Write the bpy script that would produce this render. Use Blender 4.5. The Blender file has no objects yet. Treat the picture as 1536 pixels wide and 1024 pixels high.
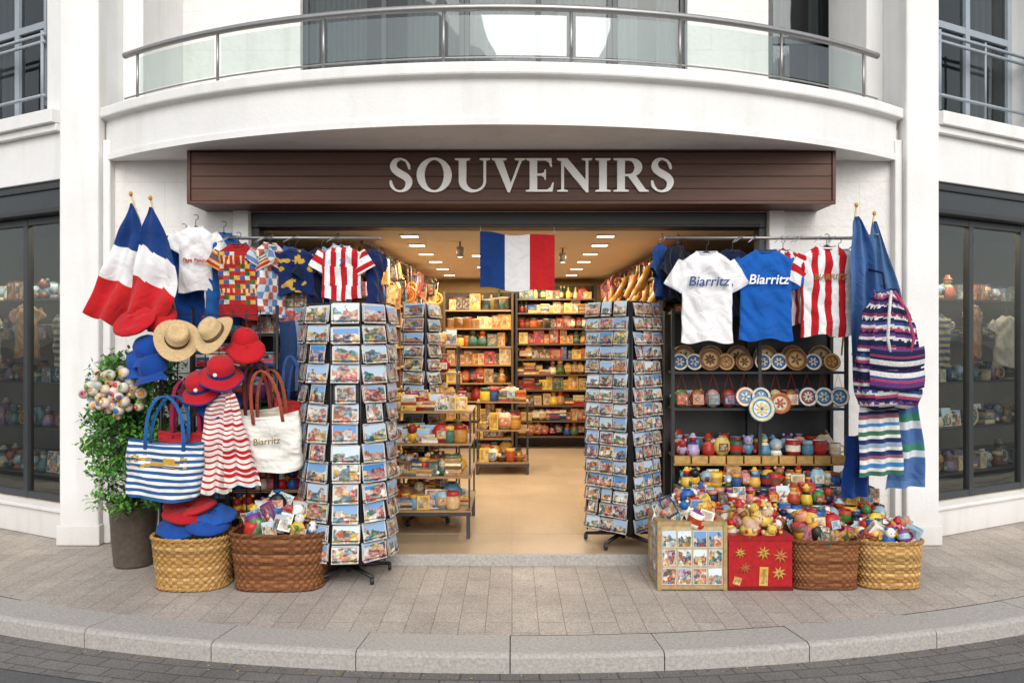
import bpy, math, random
from mathutils import Vector, Matrix, noise
R=random.Random(11)
pi=math.pi
sc=bpy.context.scene
def lin(c):
    return c/12.92 if c<=.04045 else ((c+.055)/1.055)**2.4
def h(s):
    return (lin(int(s[0:2],16)/255),lin(int(s[2:4],16)/255),lin(int(s[4:6],16)/255))
def jit(c,a=.12):
    k=1+R.uniform(-a,a)
    return (min(1,c[0]*k),min(1,c[1]*k),min(1,c[2]*k))
# ---------------------------------------------------------------- materials
def newmat(name):
    m=bpy.data.materials.new(name); m.use_nodes=True
    nt=m.node_tree; b=nt.nodes['Principled BSDF']
    return m,nt,b
def mat(name,col,rough=.6,metal=0,ns=8,na=.15,bump=0,bs=60,stretch=(1,1,1),spec=.5,coat=0):
    m,nt,b=newmat(name); N=nt.nodes; L=nt.links
    tc=N.new('ShaderNodeTexCoord'); mp=N.new('ShaderNodeMapping'); mp.inputs['Scale'].default_value=stretch
    L.new(tc.outputs['Object'],mp.inputs[0])
    n=N.new('ShaderNodeTexNoise'); n.inputs['Scale'].default_value=ns; n.inputs['Detail'].default_value=6
    L.new(mp.outputs[0],n.inputs['Vector'])
    mx=N.new('ShaderNodeMix'); mx.data_type='RGBA'
    mx.inputs[6].default_value=(*[c*(1-na) for c in col],1); mx.inputs[7].default_value=(*[min(1,c*(1+na)) for c in col],1)
    L.new(n.outputs['Fac'],mx.inputs[0]); L.new(mx.outputs[2],b.inputs['Base Color'])
    b.inputs['Roughness'].default_value=rough; b.inputs['Metallic'].default_value=metal
    b.inputs['Specular IOR Level'].default_value=spec
    if bump:
        n2=N.new('ShaderNodeTexNoise'); n2.inputs['Scale'].default_value=bs; n2.inputs['Detail'].default_value=4
        L.new(mp.outputs[0],n2.inputs['Vector'])
        bp=N.new('ShaderNodeBump'); bp.inputs['Strength'].default_value=bump; bp.inputs['Distance'].default_value=.01
        L.new(n2.outputs['Fac'],bp.inputs['Height']); L.new(bp.outputs[0],b.inputs['Normal'])
    return m
def attrmat(name,rough=.5,bump=0,bs=200,na=.25,ns=30,spec=.5,sheen=0,wr=0):
    m,nt,b=newmat(name); N=nt.nodes; L=nt.links
    a=N.new('ShaderNodeAttribute'); a.attribute_name='Col'
    tc=N.new('ShaderNodeTexCoord')
    n=N.new('ShaderNodeTexNoise'); n.inputs['Scale'].default_value=ns; n.inputs['Detail'].default_value=4
    L.new(tc.outputs['Object'],n.inputs['Vector'])
    mr=N.new('ShaderNodeMapRange'); mr.inputs[1].default_value=.3; mr.inputs[2].default_value=.7; mr.inputs[3].default_value=1-na; mr.inputs[4].default_value=1+na*.5
    L.new(n.outputs['Fac'],mr.inputs[0])
    mx=N.new('ShaderNodeVectorMath'); mx.operation='SCALE'
    L.new(a.outputs['Color'],mx.inputs[0]); L.new(mr.outputs[0],mx.inputs['Scale']); L.new(mx.outputs[0],b.inputs['Base Color'])
    b.inputs['Roughness'].default_value=rough; b.inputs['Specular IOR Level'].default_value=spec
    if sheen: b.inputs['Sheen Weight'].default_value=sheen
    if bump:
        n2=N.new('ShaderNodeTexNoise'); n2.inputs['Scale'].default_value=bs; n2.inputs['Detail'].default_value=3
        L.new(tc.outputs['Object'],n2.inputs['Vector'])
        bp=N.new('ShaderNodeBump'); bp.inputs['Strength'].default_value=bump; bp.inputs['Distance'].default_value=.01
        L.new(n2.outputs['Fac'],bp.inputs['Height']); L.new(bp.outputs[0],b.inputs['Normal'])
        if wr:   # soft creases in the fabric
            n3=N.new('ShaderNodeTexNoise'); n3.inputs['Scale'].default_value=9; n3.inputs['Detail'].default_value=2; n3.inputs['Distortion'].default_value=1.2
            L.new(tc.outputs['Object'],n3.inputs['Vector'])
            b3=N.new('ShaderNodeBump'); b3.inputs['Strength'].default_value=wr; b3.inputs['Distance'].default_value=.035
            L.new(n3.outputs['Fac'],b3.inputs['Height']); L.new(b3.outputs[0],bp.inputs['Normal'])
    return m
def printmat(name,sky_on=True,vs=4.5,mixc=.28,border=.455):
    m,nt,b=newmat(name); N=nt.nodes; L=nt.links
    uv=N.new('ShaderNodeUVMap'); a=N.new('ShaderNodeAttribute'); a.attribute_name='Col'
    s=N.new('ShaderNodeVectorMath'); s.operation='SCALE'; s.inputs['Scale'].default_value=37
    L.new(a.outputs['Color'],s.inputs[0])
    ad=N.new('ShaderNodeVectorMath'); ad.operation='ADD'; L.new(uv.outputs[0],ad.inputs[0]); L.new(s.outputs[0],ad.inputs[1])
    n=N.new('ShaderNodeTexNoise'); n.inputs['Scale'].default_value=2.4; n.inputs['Detail'].default_value=5; L.new(ad.outputs[0],n.inputs['Vector'])
    def ramp(src,cols):
        sp_=N.new('ShaderNodeSeparateColor'); L.new(src,sp_.inputs[0]); r=N.new('ShaderNodeValToRGB'); r.color_ramp.interpolation='CONSTANT'
        e=r.color_ramp.elements
        while len(e)<len(cols): e.new(.5)
        for i,c in enumerate(cols): e[i].position=.08+.84*i/len(cols) if i else 0
        for i,c in enumerate(cols): e[i].color=(*h(c),1)
        L.new(sp_.outputs[0],r.inputs[0]); return r.outputs[0]
    def vor(scale,dist='EUCLIDEAN'):
        v=N.new('ShaderNodeTexVoronoi'); v.inputs['Scale'].default_value=scale; v.distance=dist; L.new(ad.outputs[0],v.inputs['Vector']); return v.outputs['Color']
    c1=ramp(vor(vs,'CHEBYCHEV'),['1d3b5c','e8dcc0','c8682c','2f6a3c','b0282a','dcb24a','2a86a0','6a4326','f0ece4','c88a70'])
    c2=ramp(vor(vs*2.7),['e6dcc8','22303c','d89a3c','3f7f4a','a83430','5a9ac0','efe9dc','7a5a3a'])
    mv=N.new('ShaderNodeMix'); mv.data_type='RGBA'; mv.inputs[0].default_value=.36; L.new(c1,mv.inputs[6]); L.new(c2,mv.inputs[7])
    m1=N.new('ShaderNodeMix'); m1.data_type='RGBA'; m1.inputs[0].default_value=mixc; L.new(mv.outputs[2],m1.inputs[6]); L.new(a.outputs['Color'],m1.inputs[7])
    sp=N.new('ShaderNodeSeparateXYZ'); L.new(uv.outputs[0],sp.inputs[0])
    def M(op,x,y=None):
        q=N.new('ShaderNodeMath'); q.operation=op
        for i,t in enumerate((x,y)):
            if t is None: continue
            if isinstance(t,(int,float)): q.inputs[i].default_value=t
            else: L.new(t,q.inputs[i])
        return q.outputs[0]
    cc=N.new('ShaderNodeVectorMath'); cc.operation='SCALE'; L.new(m1.outputs[2],cc.inputs[0]); L.new(M('ADD',M('MULTIPLY',n.outputs['Fac'],1.7),.0),cc.inputs['Scale'])
    last=cc.outputs[0]
    if sky_on:
        sc_=N.new('ShaderNodeSeparateXYZ'); L.new(a.outputs['Color'],sc_.inputs[0])
        hor=M('ADD',sp.outputs[1],M('MULTIPLY',M('SUBTRACT',n.outputs['Fac'],.5),1.3)); sky=M('GREATER_THAN',hor,M('ADD',M('MULTIPLY',sc_.outputs[0],.75),.50))
        m2=N.new('ShaderNodeMix'); m2.data_type='RGBA'; m2.inputs[6].default_value=(.04,.22,.52,1); m2.inputs[7].default_value=(.62,.70,.72,1); L.new(M('MULTIPLY',sc_.outputs[1],1.25),m2.inputs[0])
        m3=N.new('ShaderNodeMix'); m3.data_type='RGBA'; L.new(sky,m3.inputs[0]); L.new(last,m3.inputs[6]); L.new(m2.outputs[2],m3.inputs[7]); last=m3.outputs[2]
    ax=M('ABSOLUTE',M('SUBTRACT',sp.outputs[0],.5)); ay=M('ABSOLUTE',M('SUBTRACT',sp.outputs[1],.5))
    bd=M('GREATER_THAN',M('MAXIMUM',ax,ay),border)
    m4=N.new('ShaderNodeMix'); m4.data_type='RGBA'; L.new(bd,m4.inputs[0]); L.new(last,m4.inputs[6])
    if sky_on: m4.inputs[7].default_value=(.62,.61,.58,1)
    else: L.new(a.outputs['Color'],m4.inputs[7])
    L.new(m4.outputs[2],b.inputs['Base Color']); b.inputs['Roughness'].default_value=.42; b.inputs['Specular IOR Level'].default_value=.3
    return m
PAINT=attrmat('painted_ceramic',.4,spec=.35); CLOTH=attrmat('cotton_cloth',.92,.2,420,.07,6,.15,.1,.5)
PRINT=printmat('postcard_print',True,3.4,.06,.468); LABEL=printmat('package_print',False,3.0,.5,.40)
WICK=attrmat('wicker',.7,.3,150,.35,60,.3); LEAF=attrmat('leaf',.5,0,200,.3,20)
STRAW=attrmat('straw_weave',.85,.5,260,.2,90,.2)
KNIT=attrmat('knit_wool',.95,.8,180,.3,120,.2)
M3=[PAINT,PRINT,CLOTH,LABEL]
BLACK=mat('black_metal',(.018,.018,.02),.42,0,20,.3,.05,80)
ANTH=mat('anthracite_frame',(.03,.033,.037),.4,0,10,.2)
STEEL=mat('stainless_steel',(.36,.35,.34),.42,.85,30,.15)
def wallmat(name,col,blocks=False):
    m,nt,b=newmat(name); N=nt.nodes; L=nt.links
    tc=N.new('ShaderNodeTexCoord')
    n=N.new('ShaderNodeTexNoise'); n.inputs['Scale'].default_value=1.6; n.inputs['Detail'].default_value=8; n.inputs['Roughness'].default_value=.65
    L.new(tc.outputs['Object'],n.inputs['Vector'])
    mp=N.new('ShaderNodeMapping'); mp.inputs['Scale'].default_value=(5,5,.6); L.new(tc.outputs['Object'],mp.inputs[0])
    n2=N.new('ShaderNodeTexNoise'); n2.inputs['Scale'].default_value=1.4; n2.inputs['Detail'].default_value=8; L.new(mp.outputs[0],n2.inputs['Vector'])
    r1=N.new('ShaderNodeValToRGB'); r1.color_ramp.elements[0].position=.3; r1.color_ramp.elements[1].position=.62
    r1.color_ramp.elements[0].color=(*[c*.91 for c in col],1); r1.color_ramp.elements[1].color=(*col,1); L.new(n.outputs['Fac'],r1.inputs[0])
    r2=N.new('ShaderNodeValToRGB'); r2.color_ramp.elements[0].position=.25; r2.color_ramp.elements[1].position=.5
    r2.color_ramp.elements[0].color=(.78,.75,.70,1); r2.color_ramp.elements[1].color=(1,1,1,1); L.new(n2.outputs['Fac'],r2.inputs[0])
    mx=N.new('ShaderNodeMix'); mx.data_type='RGBA'; mx.blend_type='MULTIPLY'; mx.inputs[0].default_value=.4
    L.new(r1.outputs[0],mx.inputs[6]); L.new(r2.outputs[0],mx.inputs[7])
    sp=N.new('ShaderNodeSeparateXYZ'); gm=N.new('ShaderNodeNewGeometry'); L.new(gm.outputs['Position'],sp.inputs[0])
    mr=N.new('ShaderNodeMapRange'); mr.inputs[1].default_value=.0; mr.inputs[2].default_value=.45; mr.inputs[3].default_value=.75; mr.inputs[4].default_value=0
    L.new(sp.outputs[2],mr.inputs[0]); mm=N.new('ShaderNodeMath'); mm.operation='MULTIPLY'; L.new(mr.outputs[0],mm.inputs[0]); L.new(n2.outputs['Fac'],mm.inputs[1])
    mg=N.new('ShaderNodeMix'); mg.data_type='RGBA'; L.new(mm.outputs[0],mg.inputs[0]); L.new(mx.outputs[2],mg.inputs[6]); mg.inputs[7].default_value=(.33,.29,.24,1)
    b.inputs['Roughness'].default_value=.85; b.inputs['Specular IOR Level'].default_value=.25
    n3=N.new('ShaderNodeTexNoise'); n3.inputs['Scale'].default_value=45 if not blocks else 20; n3.inputs['Detail'].default_value=6; L.new(tc.outputs['Object'],n3.inputs['Vector'])
    bp=N.new('ShaderNodeBump'); bp.inputs['Strength'].default_value=.2 if not blocks else .8; bp.inputs['Distance'].default_value=.012
    L.new(n3.outputs['Fac'],bp.inputs['Height'])
    out=mg.outputs[2]
    if blocks:
        mp2=N.new('ShaderNodeMapping'); mp2.inputs['Rotation'].default_value=(pi/2,0,0); L.new(tc.outputs['Object'],mp2.inputs[0])
        bk=N.new('ShaderNodeTexBrick'); bk.inputs['Scale'].default_value=1; bk.inputs['Brick Width'].default_value=.62; bk.inputs['Row Height'].default_value=.36; bk.inputs['Mortar Size'].default_value=.004; bk.inputs['Mortar Smooth'].default_value=.6
        L.new(mp2.outputs[0],bk.inputs['Vector'])
        mj=N.new('ShaderNodeMix'); mj.data_type='RGBA'; mj.blend_type='MULTIPLY'; L.new(bk.outputs['Fac'],mj.inputs[0]); L.new(out,mj.inputs[6]); mj.inputs[7].default_value=(.9,.885,.86,1); out=mj.outputs[2]
        b2=N.new('ShaderNodeBump'); b2.invert=True; b2.inputs['Strength'].default_value=.3; b2.inputs['Distance'].default_value=.006
        L.new(bk.outputs['Fac'],b2.inputs['Height']); L.new(bp.outputs[0],b2.inputs['Normal']); L.new(b2.outputs[0],b.inputs['Normal'])
    else: L.new(bp.outputs[0],b.inputs['Normal'])
    L.new(out,b.inputs['Base Color'])
    return m
WHITE=wallmat('white_render',(.80,.785,.765)); STONE=wallmat('white_limestone_blocks',(.79,.765,.73),True)
def brickmat(name,bw,rh,c1,c2,mort,ms,rot=0,rough=.8,bump=.4,uvmap=False,offs=.5,spec=.3,big=1.0):
    m,nt,b=newmat(name); N=nt.nodes; L=nt.links
    tc=N.new('ShaderNodeTexCoord'); mp=N.new('ShaderNodeMapping'); mp.inputs['Rotation'].default_value=(0,0,rot)
    L.new(tc.outputs['UV' if uvmap else 'Object'],mp.inputs[0])
    bk=N.new('ShaderNodeTexBrick'); bk.inputs['Scale'].default_value=1; bk.inputs['Brick Width'].default_value=bw; bk.inputs['Row Height'].default_value=rh
    bk.inputs['Mortar Size'].default_value=ms; bk.inputs['Mortar Smooth'].default_value=.3; bk.inputs['Color1'].default_value=(*c1,1); bk.inputs['Color2'].default_value=(*c2,1); bk.inputs['Mortar'].default_value=(*mort,1); bk.offset=offs
    L.new(mp.outputs[0],bk.inputs['Vector'])
    n=N.new('ShaderNodeTexNoise'); n.inputs['Scale'].default_value=1.3; n.inputs['Detail'].default_value=8; n.inputs['Roughness'].default_value=.7; L.new(tc.outputs['Object'],n.inputs['Vector'])
    n2=N.new('ShaderNodeTexNoise'); n2.inputs['Scale'].default_value=90; n2.inputs['Detail'].default_value=3; L.new(tc.outputs['Object'],n2.inputs['Vector'])
    r=N.new('ShaderNodeMapRange'); r.inputs[1].default_value=.3; r.inputs[2].default_value=.7; r.inputs[3].default_value=1-.26*big; r.inputs[4].default_value=1+.14*big; L.new(n.outputs['Fac'],r.inputs[0])
    r2=N.new('ShaderNodeMapRange'); r2.inputs[1].default_value=.3; r2.inputs[2].default_value=.7; r2.inputs[3].default_value=1-.32*big; r2.inputs[4].default_value=1+.22*big; L.new(n2.outputs['Fac'],r2.inputs[0])
    mu=N.new('ShaderNodeMath'); mu.operation='MULTIPLY'; L.new(r.outputs[0],mu.inputs[0]); L.new(r2.outputs[0],mu.inputs[1])
    s=N.new('ShaderNodeVectorMath'); s.operation='SCALE'; L.new(bk.outputs['Color'],s.inputs[0]); L.new(mu.outputs[0],s.inputs['Scale']); L.new(s.outputs[0],b.inputs['Base Color'])
    b.inputs['Roughness'].default_value=rough; b.inputs['Specular IOR Level'].default_value=spec
    b1=N.new('ShaderNodeBump'); b1.inputs['Strength'].default_value=bump*.6; b1.inputs['Distance'].default_value=.006; L.new(n2.outputs['Fac'],b1.inputs['Height'])
    b2=N.new('ShaderNodeBump'); b2.invert=True; b2.inputs['Strength'].default_value=bump; b2.inputs['Distance'].default_value=.006; L.new(bk.outputs['Fac'],b2.inputs['Height']); L.new(b1.outputs[0],b2.inputs['Normal']); L.new(b2.outputs[0],b.inputs['Normal'])
    return m
PAVE=brickmat('pavement_slabs',.32,.15,(.46,.40,.345),(.40,.345,.30),(.25,.215,.185),.003,rot=pi/2)
GUT=brickmat('gutter_setts',.2,.1,(.18,.167,.157),(.15,.14,.132),(.09,.083,.077),.005,uvmap=True)
ROAD=mat('asphalt',(.10,.097,.097),.85,0,70,.5,.5,160)
KERB=mat('granite_kerb',(.37,.345,.315),.8,0,60,.45,.4,120)
TILE=brickmat('shop_floor_tile',.6,.6,(.45,.33,.21),(.42,.305,.19),(.36,.265,.165),.003,rough=.28,bump=.04,offs=0,spec=.5,big=.7)
WOODD=mat('brown_wood',(.105,.050,.034),.5,0,5,.35,.1,40,(.6,4,9),spec=.3)
WOOD=mat('light_wood',(.30,.17,.075),.55,0,4,.3,.08,40,(6,1,1))
DWOOD=mat('dark_shelf_wood',(.09,.05,.027),.5,0,4,.3,.08,40,(6,1,1))
CEIL=mat('warm_ceiling',(.74,.66,.53),.8,0,3,.05)
YWALL=mat('ochre_wall',(.42,.27,.10),.8,0,3,.15)
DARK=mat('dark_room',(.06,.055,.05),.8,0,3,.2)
GREYB=mat('grey_blue_frame',(.30,.34,.37),.5,0,10,.1)
CURT=mat('net_curtain',(.17,.18,.18),.9,0,3,.3,0,40,(30,30,.4))
SIGNW=mat('cream_letter',(.96,.94,.90),.5,0,20,.02)
def glass(name,tint,f=.1,rough=.01):
    m=bpy.data.materials.new(name); m.use_nodes=True; nt=m.node_tree; N=nt.nodes; L=nt.links; N.clear()
    o=N.new('ShaderNodeOutputMaterial'); t=N.new('ShaderNodeBsdfTransparent'); t.inputs[0].default_value=(*tint,1)
    g=N.new('ShaderNodeBsdfGlossy'); g.inputs['Roughness'].default_value=rough; g.inputs[0].default_value=(.95,1,1,1)
    fr=N.new('ShaderNodeFresnel'); fr.inputs[0].default_value=1.5
    ad=N.new('ShaderNodeMath'); ad.operation='ADD'; ad.inputs[1].default_value=f; L.new(fr.outputs[0],ad.inputs[0])
    tc=N.new('ShaderNodeTexCoord'); n=N.new('ShaderNodeTexNoise'); n.inputs['Scale'].default_value=1.3; n.inputs['Detail'].default_value=2; L.new(tc.outputs['Object'],n.inputs['Vector'])
    bp=N.new('ShaderNodeBump'); bp.inputs['Strength'].default_value=.15; bp.inputs['Distance'].default_value=.05; L.new(n.outputs['Fac'],bp.inputs['Height']); L.new(bp.outputs[0],g.inputs['Normal'])
    mx=N.new('ShaderNodeMixShader'); L.new(ad.outputs[0],mx.inputs[0]); L.new(t.outputs[0],mx.inputs[1]); L.new(g.outputs[0],mx.inputs[2]); L.new(mx.outputs[0],o.inputs[0])
    return m
GLASS=glass('window_glass',(.80,.83,.82),.03); UGLASS=glass('upper_window_glass',(.6,.64,.64),.0); BGLASS=glass('balcony_glass',(.70,.78,.74),.06)
# ---------------------------------------------------------------- builders
def empty(name,loc=(0,0,0),rz=0):
    e=bpy.data.objects.new(name,None); e.location=loc; e.rotation_euler=(0,0,rz); e.empty_display_size=.1
    sc.collection.objects.link(e); return e
class MB:
    def __init__(s): s.v=[];s.f=[];s.c=[];s.m=[];s.s=[];s.u=[];s.T=Matrix.Identity(4)
    def p(s,q): s.v.append(tuple(s.T@Vector(q))); return len(s.v)-1
    def face(s,ix,col,m=0,sm=False,uv=None):
        s.f.append(ix); s.c.append(col); s.m.append(m); s.s.append(sm)
        if uv is None: uv=[(0,0),(1,0),(1,1),(0,1)] if len(ix)==4 else [(.5,.3)]*len(ix)
        s.u.append(uv)
    def grid(s,fn,nu,nv,col,m=0,sm=True,close=False):
        b=len(s.v); w=nu if close else nu+1
        for j in range(nv+1):
            for i in range(w): s.p(fn(i/nu,j/nv))
        for j in range(nv):
            for i in range(nu):
                i2=(i+1)%w if close else i+1
                c=col((i+.5)/nu,(j+.5)/nv) if callable(col) else col
                s.face([b+j*w+i,b+j*w+i2,b+(j+1)*w+i2,b+(j+1)*w+i],c,m,sm,[(i/nu,j/nv),((i+1)/nu,j/nv),((i+1)/nu,(j+1)/nv),(i/nu,(j+1)/nv)])
    def box(s,c,z,col,rot=None,m=0):
        b=len(s.v); hx,hy,hz=z[0]/2,z[1]/2,z[2]/2
        for dx,dy,dz in ((-1,-1,-1),(1,-1,-1),(1,1,-1),(-1,1,-1),(-1,-1,1),(1,-1,1),(1,1,1),(-1,1,1)):
            q=Vector((dx*hx,dy*hy,dz*hz))
            if rot is not None: q=rot@q
            s.p(Vector(c)+q)
        for ix in ((0,1,5,4),(1,2,6,5),(2,3,7,6),(3,0,4,7),(4,5,6,7),(3,2,1,0)): s.face([b+i for i in ix],col,m)
    def lathe(s,c,prof,col=None,seg=10,rot=None,m=0,scl=(1,1,1),sm=True):
        b=len(s.v); c=Vector(c)
        for pr in prof:
            for i in range(seg):
                a=2*pi*i/seg; q=Vector((pr[0]*math.cos(a)*scl[0],pr[0]*math.sin(a)*scl[1],pr[1]*scl[2]))
                if rot is not None: q=rot@q
                s.p(c+q)
        for j in range(len(prof)-1):
            cc=prof[j][2] if len(prof[j])>2 else col
            for i in range(seg):
                i2=(i+1)%seg; s.face([b+j*seg+i,b+j*seg+i2,b+(j+1)*seg+i2,b+(j+1)*seg+i],cc,m,sm,[(i/seg,j/len(prof)),((i+1)/seg,j/len(prof)),((i+1)/seg,(j+1)/len(prof)),(i/seg,(j+1)/len(prof))])
    def ball(s,c,r,col,scl=(1,1,1),rot=None,seg=9,rg=6,m=0):
        pr=[(max(r*.001,r*math.sin(pi*j/rg)),-r*math.cos(pi*j/rg)) for j in range(rg+1)]
        s.lathe(c,pr,col,seg,rot,m,scl)
    def tube(s,p0,p1,r0,col,r1=None,seg=6,m=0):
        p0=Vector(p0);p1=Vector(p1); d=p1-p0; q=d.to_track_quat('Z','Y').to_matrix(); r1=r0 if r1 is None else r1
        s.lathe(p0,[(.0001,0),(r0,0),(r1,d.length),(.0001,d.length)],col,seg,q,m)
    def path(s,pts,r,col,seg=5,m=0):
        P=[Vector(q) for q in pts]; n=len(P); b=len(s.v); t0=(P[1]-P[0]).normalized(); Q=t0.to_track_quat('Z','Y'); prev=t0
        for i in range(n):
            t=(P[min(i+1,n-1)]-P[max(i-1,0)])
            t=t.normalized() if t.length>1e-7 else prev
            Q=prev.rotation_difference(t)@Q; prev=t
            for k in range(seg):
                a=2*pi*k/seg; s.p(P[i]+Q@Vector((r*math.cos(a),r*math.sin(a),0)))
        for i in range(n-1):
            for k in range(seg):
                k2=(k+1)%seg; s.face([b+i*seg+k,b+i*seg+k2,b+(i+1)*seg+k2,b+(i+1)*seg+k],col,m,True)
        s.face([b+k for k in range(seg)][::-1],col,m); s.face([b+(n-1)*seg+k for k in range(seg)],col,m)
    def build(s,name,parent=None,mats=None,loc=(0,0,0),rz=0):
        me=bpy.data.meshes.new(name); me.from_pydata(s.v,[],s.f)
        mats=mats or M3
        for x in mats: me.materials.append(x)
        me.polygons.foreach_set('material_index',s.m); me.polygons.foreach_set('use_smooth',s.s)
        ca=me.color_attributes.new('Col','FLOAT_COLOR','CORNER'); uvl=me.uv_layers.new(name='UVMap')
        cd=[];ud=[]
        for f,c,u in zip(s.f,s.c,s.u):
            for k in range(len(f)): cd+= [c[0],c[1],c[2],1]; ud+=[u[k][0],u[k][1]]
        ca.data.foreach_set('color',cd); uvl.data.foreach_set('uv',ud)
        me.update()
        o=bpy.data.objects.new(name,me); sc.collection.objects.link(o); o.location=loc; o.rotation_euler=(0,0,rz)
        if parent: o.parent=parent
        return o
def slab(name,par,x0,x1,y0,y1,z0,z1,m,bev=.006):
    b=MB(); b.box(((x0+x1)/2,(y0+y1)/2,(z0+z1)/2),(abs(x1-x0),abs(y1-y0),z1-z0),(1,1,1))
    o=b.build(name,par,[m])
    if bev:
        md=o.modifiers.new('b','BEVEL'); md.width=bev; md.segments=2
    return o
def rx(a): return Matrix.Rotation(a,3,'X')
def ry(a): return Matrix.Rotation(a,3,'Y')
def rzm(a): return Matrix.Rotation(a,3,'Z')
def text(name,par,s,size,loc,m,shear=0,rz=0,ext=.001,off=0):
    cu=bpy.data.curves.new(name,'FONT'); cu.body=s; cu.size=size; cu.align_x='CENTER'; cu.extrude=ext; cu.shear=shear; cu.offset=off
    cu.materials.append(m); o=bpy.data.objects.new(name,cu); sc.collection.objects.link(o); o.location=loc; o.rotation_euler=(pi/2,0,rz)
    if par: o.parent=par
    return o
# ---------------------------------------------------------------- ground
def kerbpath(off,n=40):
    r=8.35-off; A=math.radians(30); pts=[]
    for i in range(8,0,-1):
        t=i*4.0; pts.append((-r*math.sin(A)-t*math.cos(A),6.28-r*math.cos(A)+t*math.sin(A)))
    for i in range(n+1):
        a=-A+2*A*i/n; pts.append((r*math.sin(a),6.28-r*math.cos(a)))
    for i in range(1,9):
        t=i*4.0; pts.append((r*math.sin(A)+t*math.cos(A),6.28-r*math.cos(A)+t*math.sin(A)))
    return pts
def strip(name,o1,z1,o2,z2,m,par=None):
    a=kerbpath(o1);c=kerbpath(o2); b=MB(); L=0
    for i in range(len(a)):
        b.p((a[i][0],a[i][1],z1)); b.p((c[i][0],c[i][1],z2))
    for i in range(len(a)-1):
        d=math.dist(a[i],a[i+1]); b.face([2*i,2*i+2,2*i+3,2*i+1],(1,1,1),0,False,[(L,0),(L+d,0),(L+d,abs(o2-o1)),(L,abs(o2-o1))]); L+=d
    return b.build(name,par,[m])
b=MB(); b.v=[(-300,-300,-.108),(300,-300,-.108),(300,300,-.108),(-300,300,-.108)]; b.face([0,1,2,3],(1,1,1)); b.build('road',None,[ROAD])
strip('pavement',.27,-.003,4.2,-.003,PAVE)
strip('gutter',0.02,-.100,-.34,-.104,GUT)
kb=MB()
def kerbpt(sa,off):
    r0=8.35; A=math.radians(30); r=r0-off; La=r0*A
    if abs(sa)<=La:
        a=sa/r0; return (r*math.sin(a),6.28-r*math.cos(a))
    sg=1 if sa>0 else -1; t=abs(sa)-La
    return (sg*(r*math.sin(A)+t*math.cos(A)),6.28-r*math.cos(A)+t*math.sin(A))
st=.80; s0=-16.01
while s0<16:
    n=4; bb=len(kb.v); g=.003; dz=R.uniform(-.003,.003)
    prof=[(0.0,-.2),(0.0,-.022+dz),(.008,-.006+dz),(.026,dz),(.262,dz),(.268,-.02)]
    for i in range(n+1):
        sa=s0+g+(st-2*g)*i/n
        for o,z in prof:
            x,y=kerbpt(sa,o); kb.p((x,y,z))
    k=len(prof)
    for i in range(n):
        for j in range(k-1): kb.face([bb+i*k+j,bb+(i+1)*k+j,bb+(i+1)*k+j+1,bb+i*k+j+1],(1,1,1))
    kb.face([bb+j for j in range(k)][::-1],(1,1,1)); kb.face([bb+n*k+j for j in range(k)],(1,1,1))
    s0+=st
kb.build('kerb',None,[KERB])
strip('kerb_bed',.003,-.03,.27,-.03,mat('mortar',(.16,.145,.13),.9))
lf=MB()
for i in range(520):
    sa=R.uniform(-5,5); off=-.01-abs(R.gauss(0,.04)) if R.random()<.88 else R.uniform(.0,1.9); x,y=kerbpt(sa,off); z=-.098 if off<0 else .004
    s_=R.uniform(.004,.010); a=R.uniform(0,6); c=jit(R.choice([h('b08a3a'),h('8a6434'),h('5a4428'),h('c0a058')]),.2)
    b0=len(lf.v)
    for t,k in ((0,1),(1.6,.5),(3.1,1),(4.7,.5)): lf.p((x+s_*k*math.cos(a+t),y+s_*k*math.sin(a+t),z+R.uniform(0,.004)))
    lf.face([b0,b0+1,b0+2,b0+3],c)
lf.build('leaf_litter',None,[LEAF])
# ---------------------------------------------------------------- building
B=empty('corner_building')
slab('wall_left',B,-3.30,-2.10,.25,.55,0,3.30,STONE); slab('wall_right',B,2.05,3.20,.25,.55,0,3.30,STONE)
slab('lintel',B,-2.10,2.05,.253,.55,2.64,3.30,WHITE)
slab('jamb_left',B,-2.22,-2.10,.19,.247,.0,2.66,WHITE); slab('jamb_right',B,2.05,2.17,.19,.247,.0,2.66,WHITE)
slab('pilaster_left',B,-3.56,-3.25,.11,.75,0,7,WHITE,.015); slab('pilaster_left_inset',B,-3.25,-3.19,.17,.75,0,3.2,WHITE,.01)
slab('pilaster_right',B,3.10,3.36,.11,.75,0,7,WHITE,.015); slab('pilaster_right_inset',B,3.04,3.10,.17,.75,0,3.2,WHITE,.01)
slab('plinth_left',B,-3.575,-3.235,.09,.5,0,.16,WHITE,.01); slab('plinth_right',B,3.085,3.375,.09,.5,0,.16,WHITE,.01)
slab('shutter_housing',B,-2.10,2.05,.26,.45,2.515,2.638,ANTH); slab('frame_left',B,-2.098,-2.04,.27,.4,.07,2.515,ANTH); slab('frame_right',B,1.99,2.048,.27,.4,.07,2.515,ANTH)
slab('housing_trim',B,-2.04,1.99,.235,.26,2.515,2.54,BLACK)
slab('shop_floor',B,-2.9,2.9,.20,5.9,-.05,.07,TILE,0)
slab('threshold',B,-2.09,2.04,-.40,.20,-.05,.068,TILE,.004); slab('step_edge',B,-2.095,2.045,-.445,-.40,-.05,.072,KERB,.006)
slab('ceiling',B,-2.9,2.9,.45,5.9,2.52,2.6,CEIL,0)
slab('shop_wall_left',B,-2.9,-2.8,.55,5.9,.07,2.52,YWALL,0); slab('shop_wall_right',B,2.8,2.9,.55,5.9,.07,2.52,YWALL,0); slab('shop_wall_back',B,-2.8,2.8,5.7,5.85,.07,2.52,YWALL,0)
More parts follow.
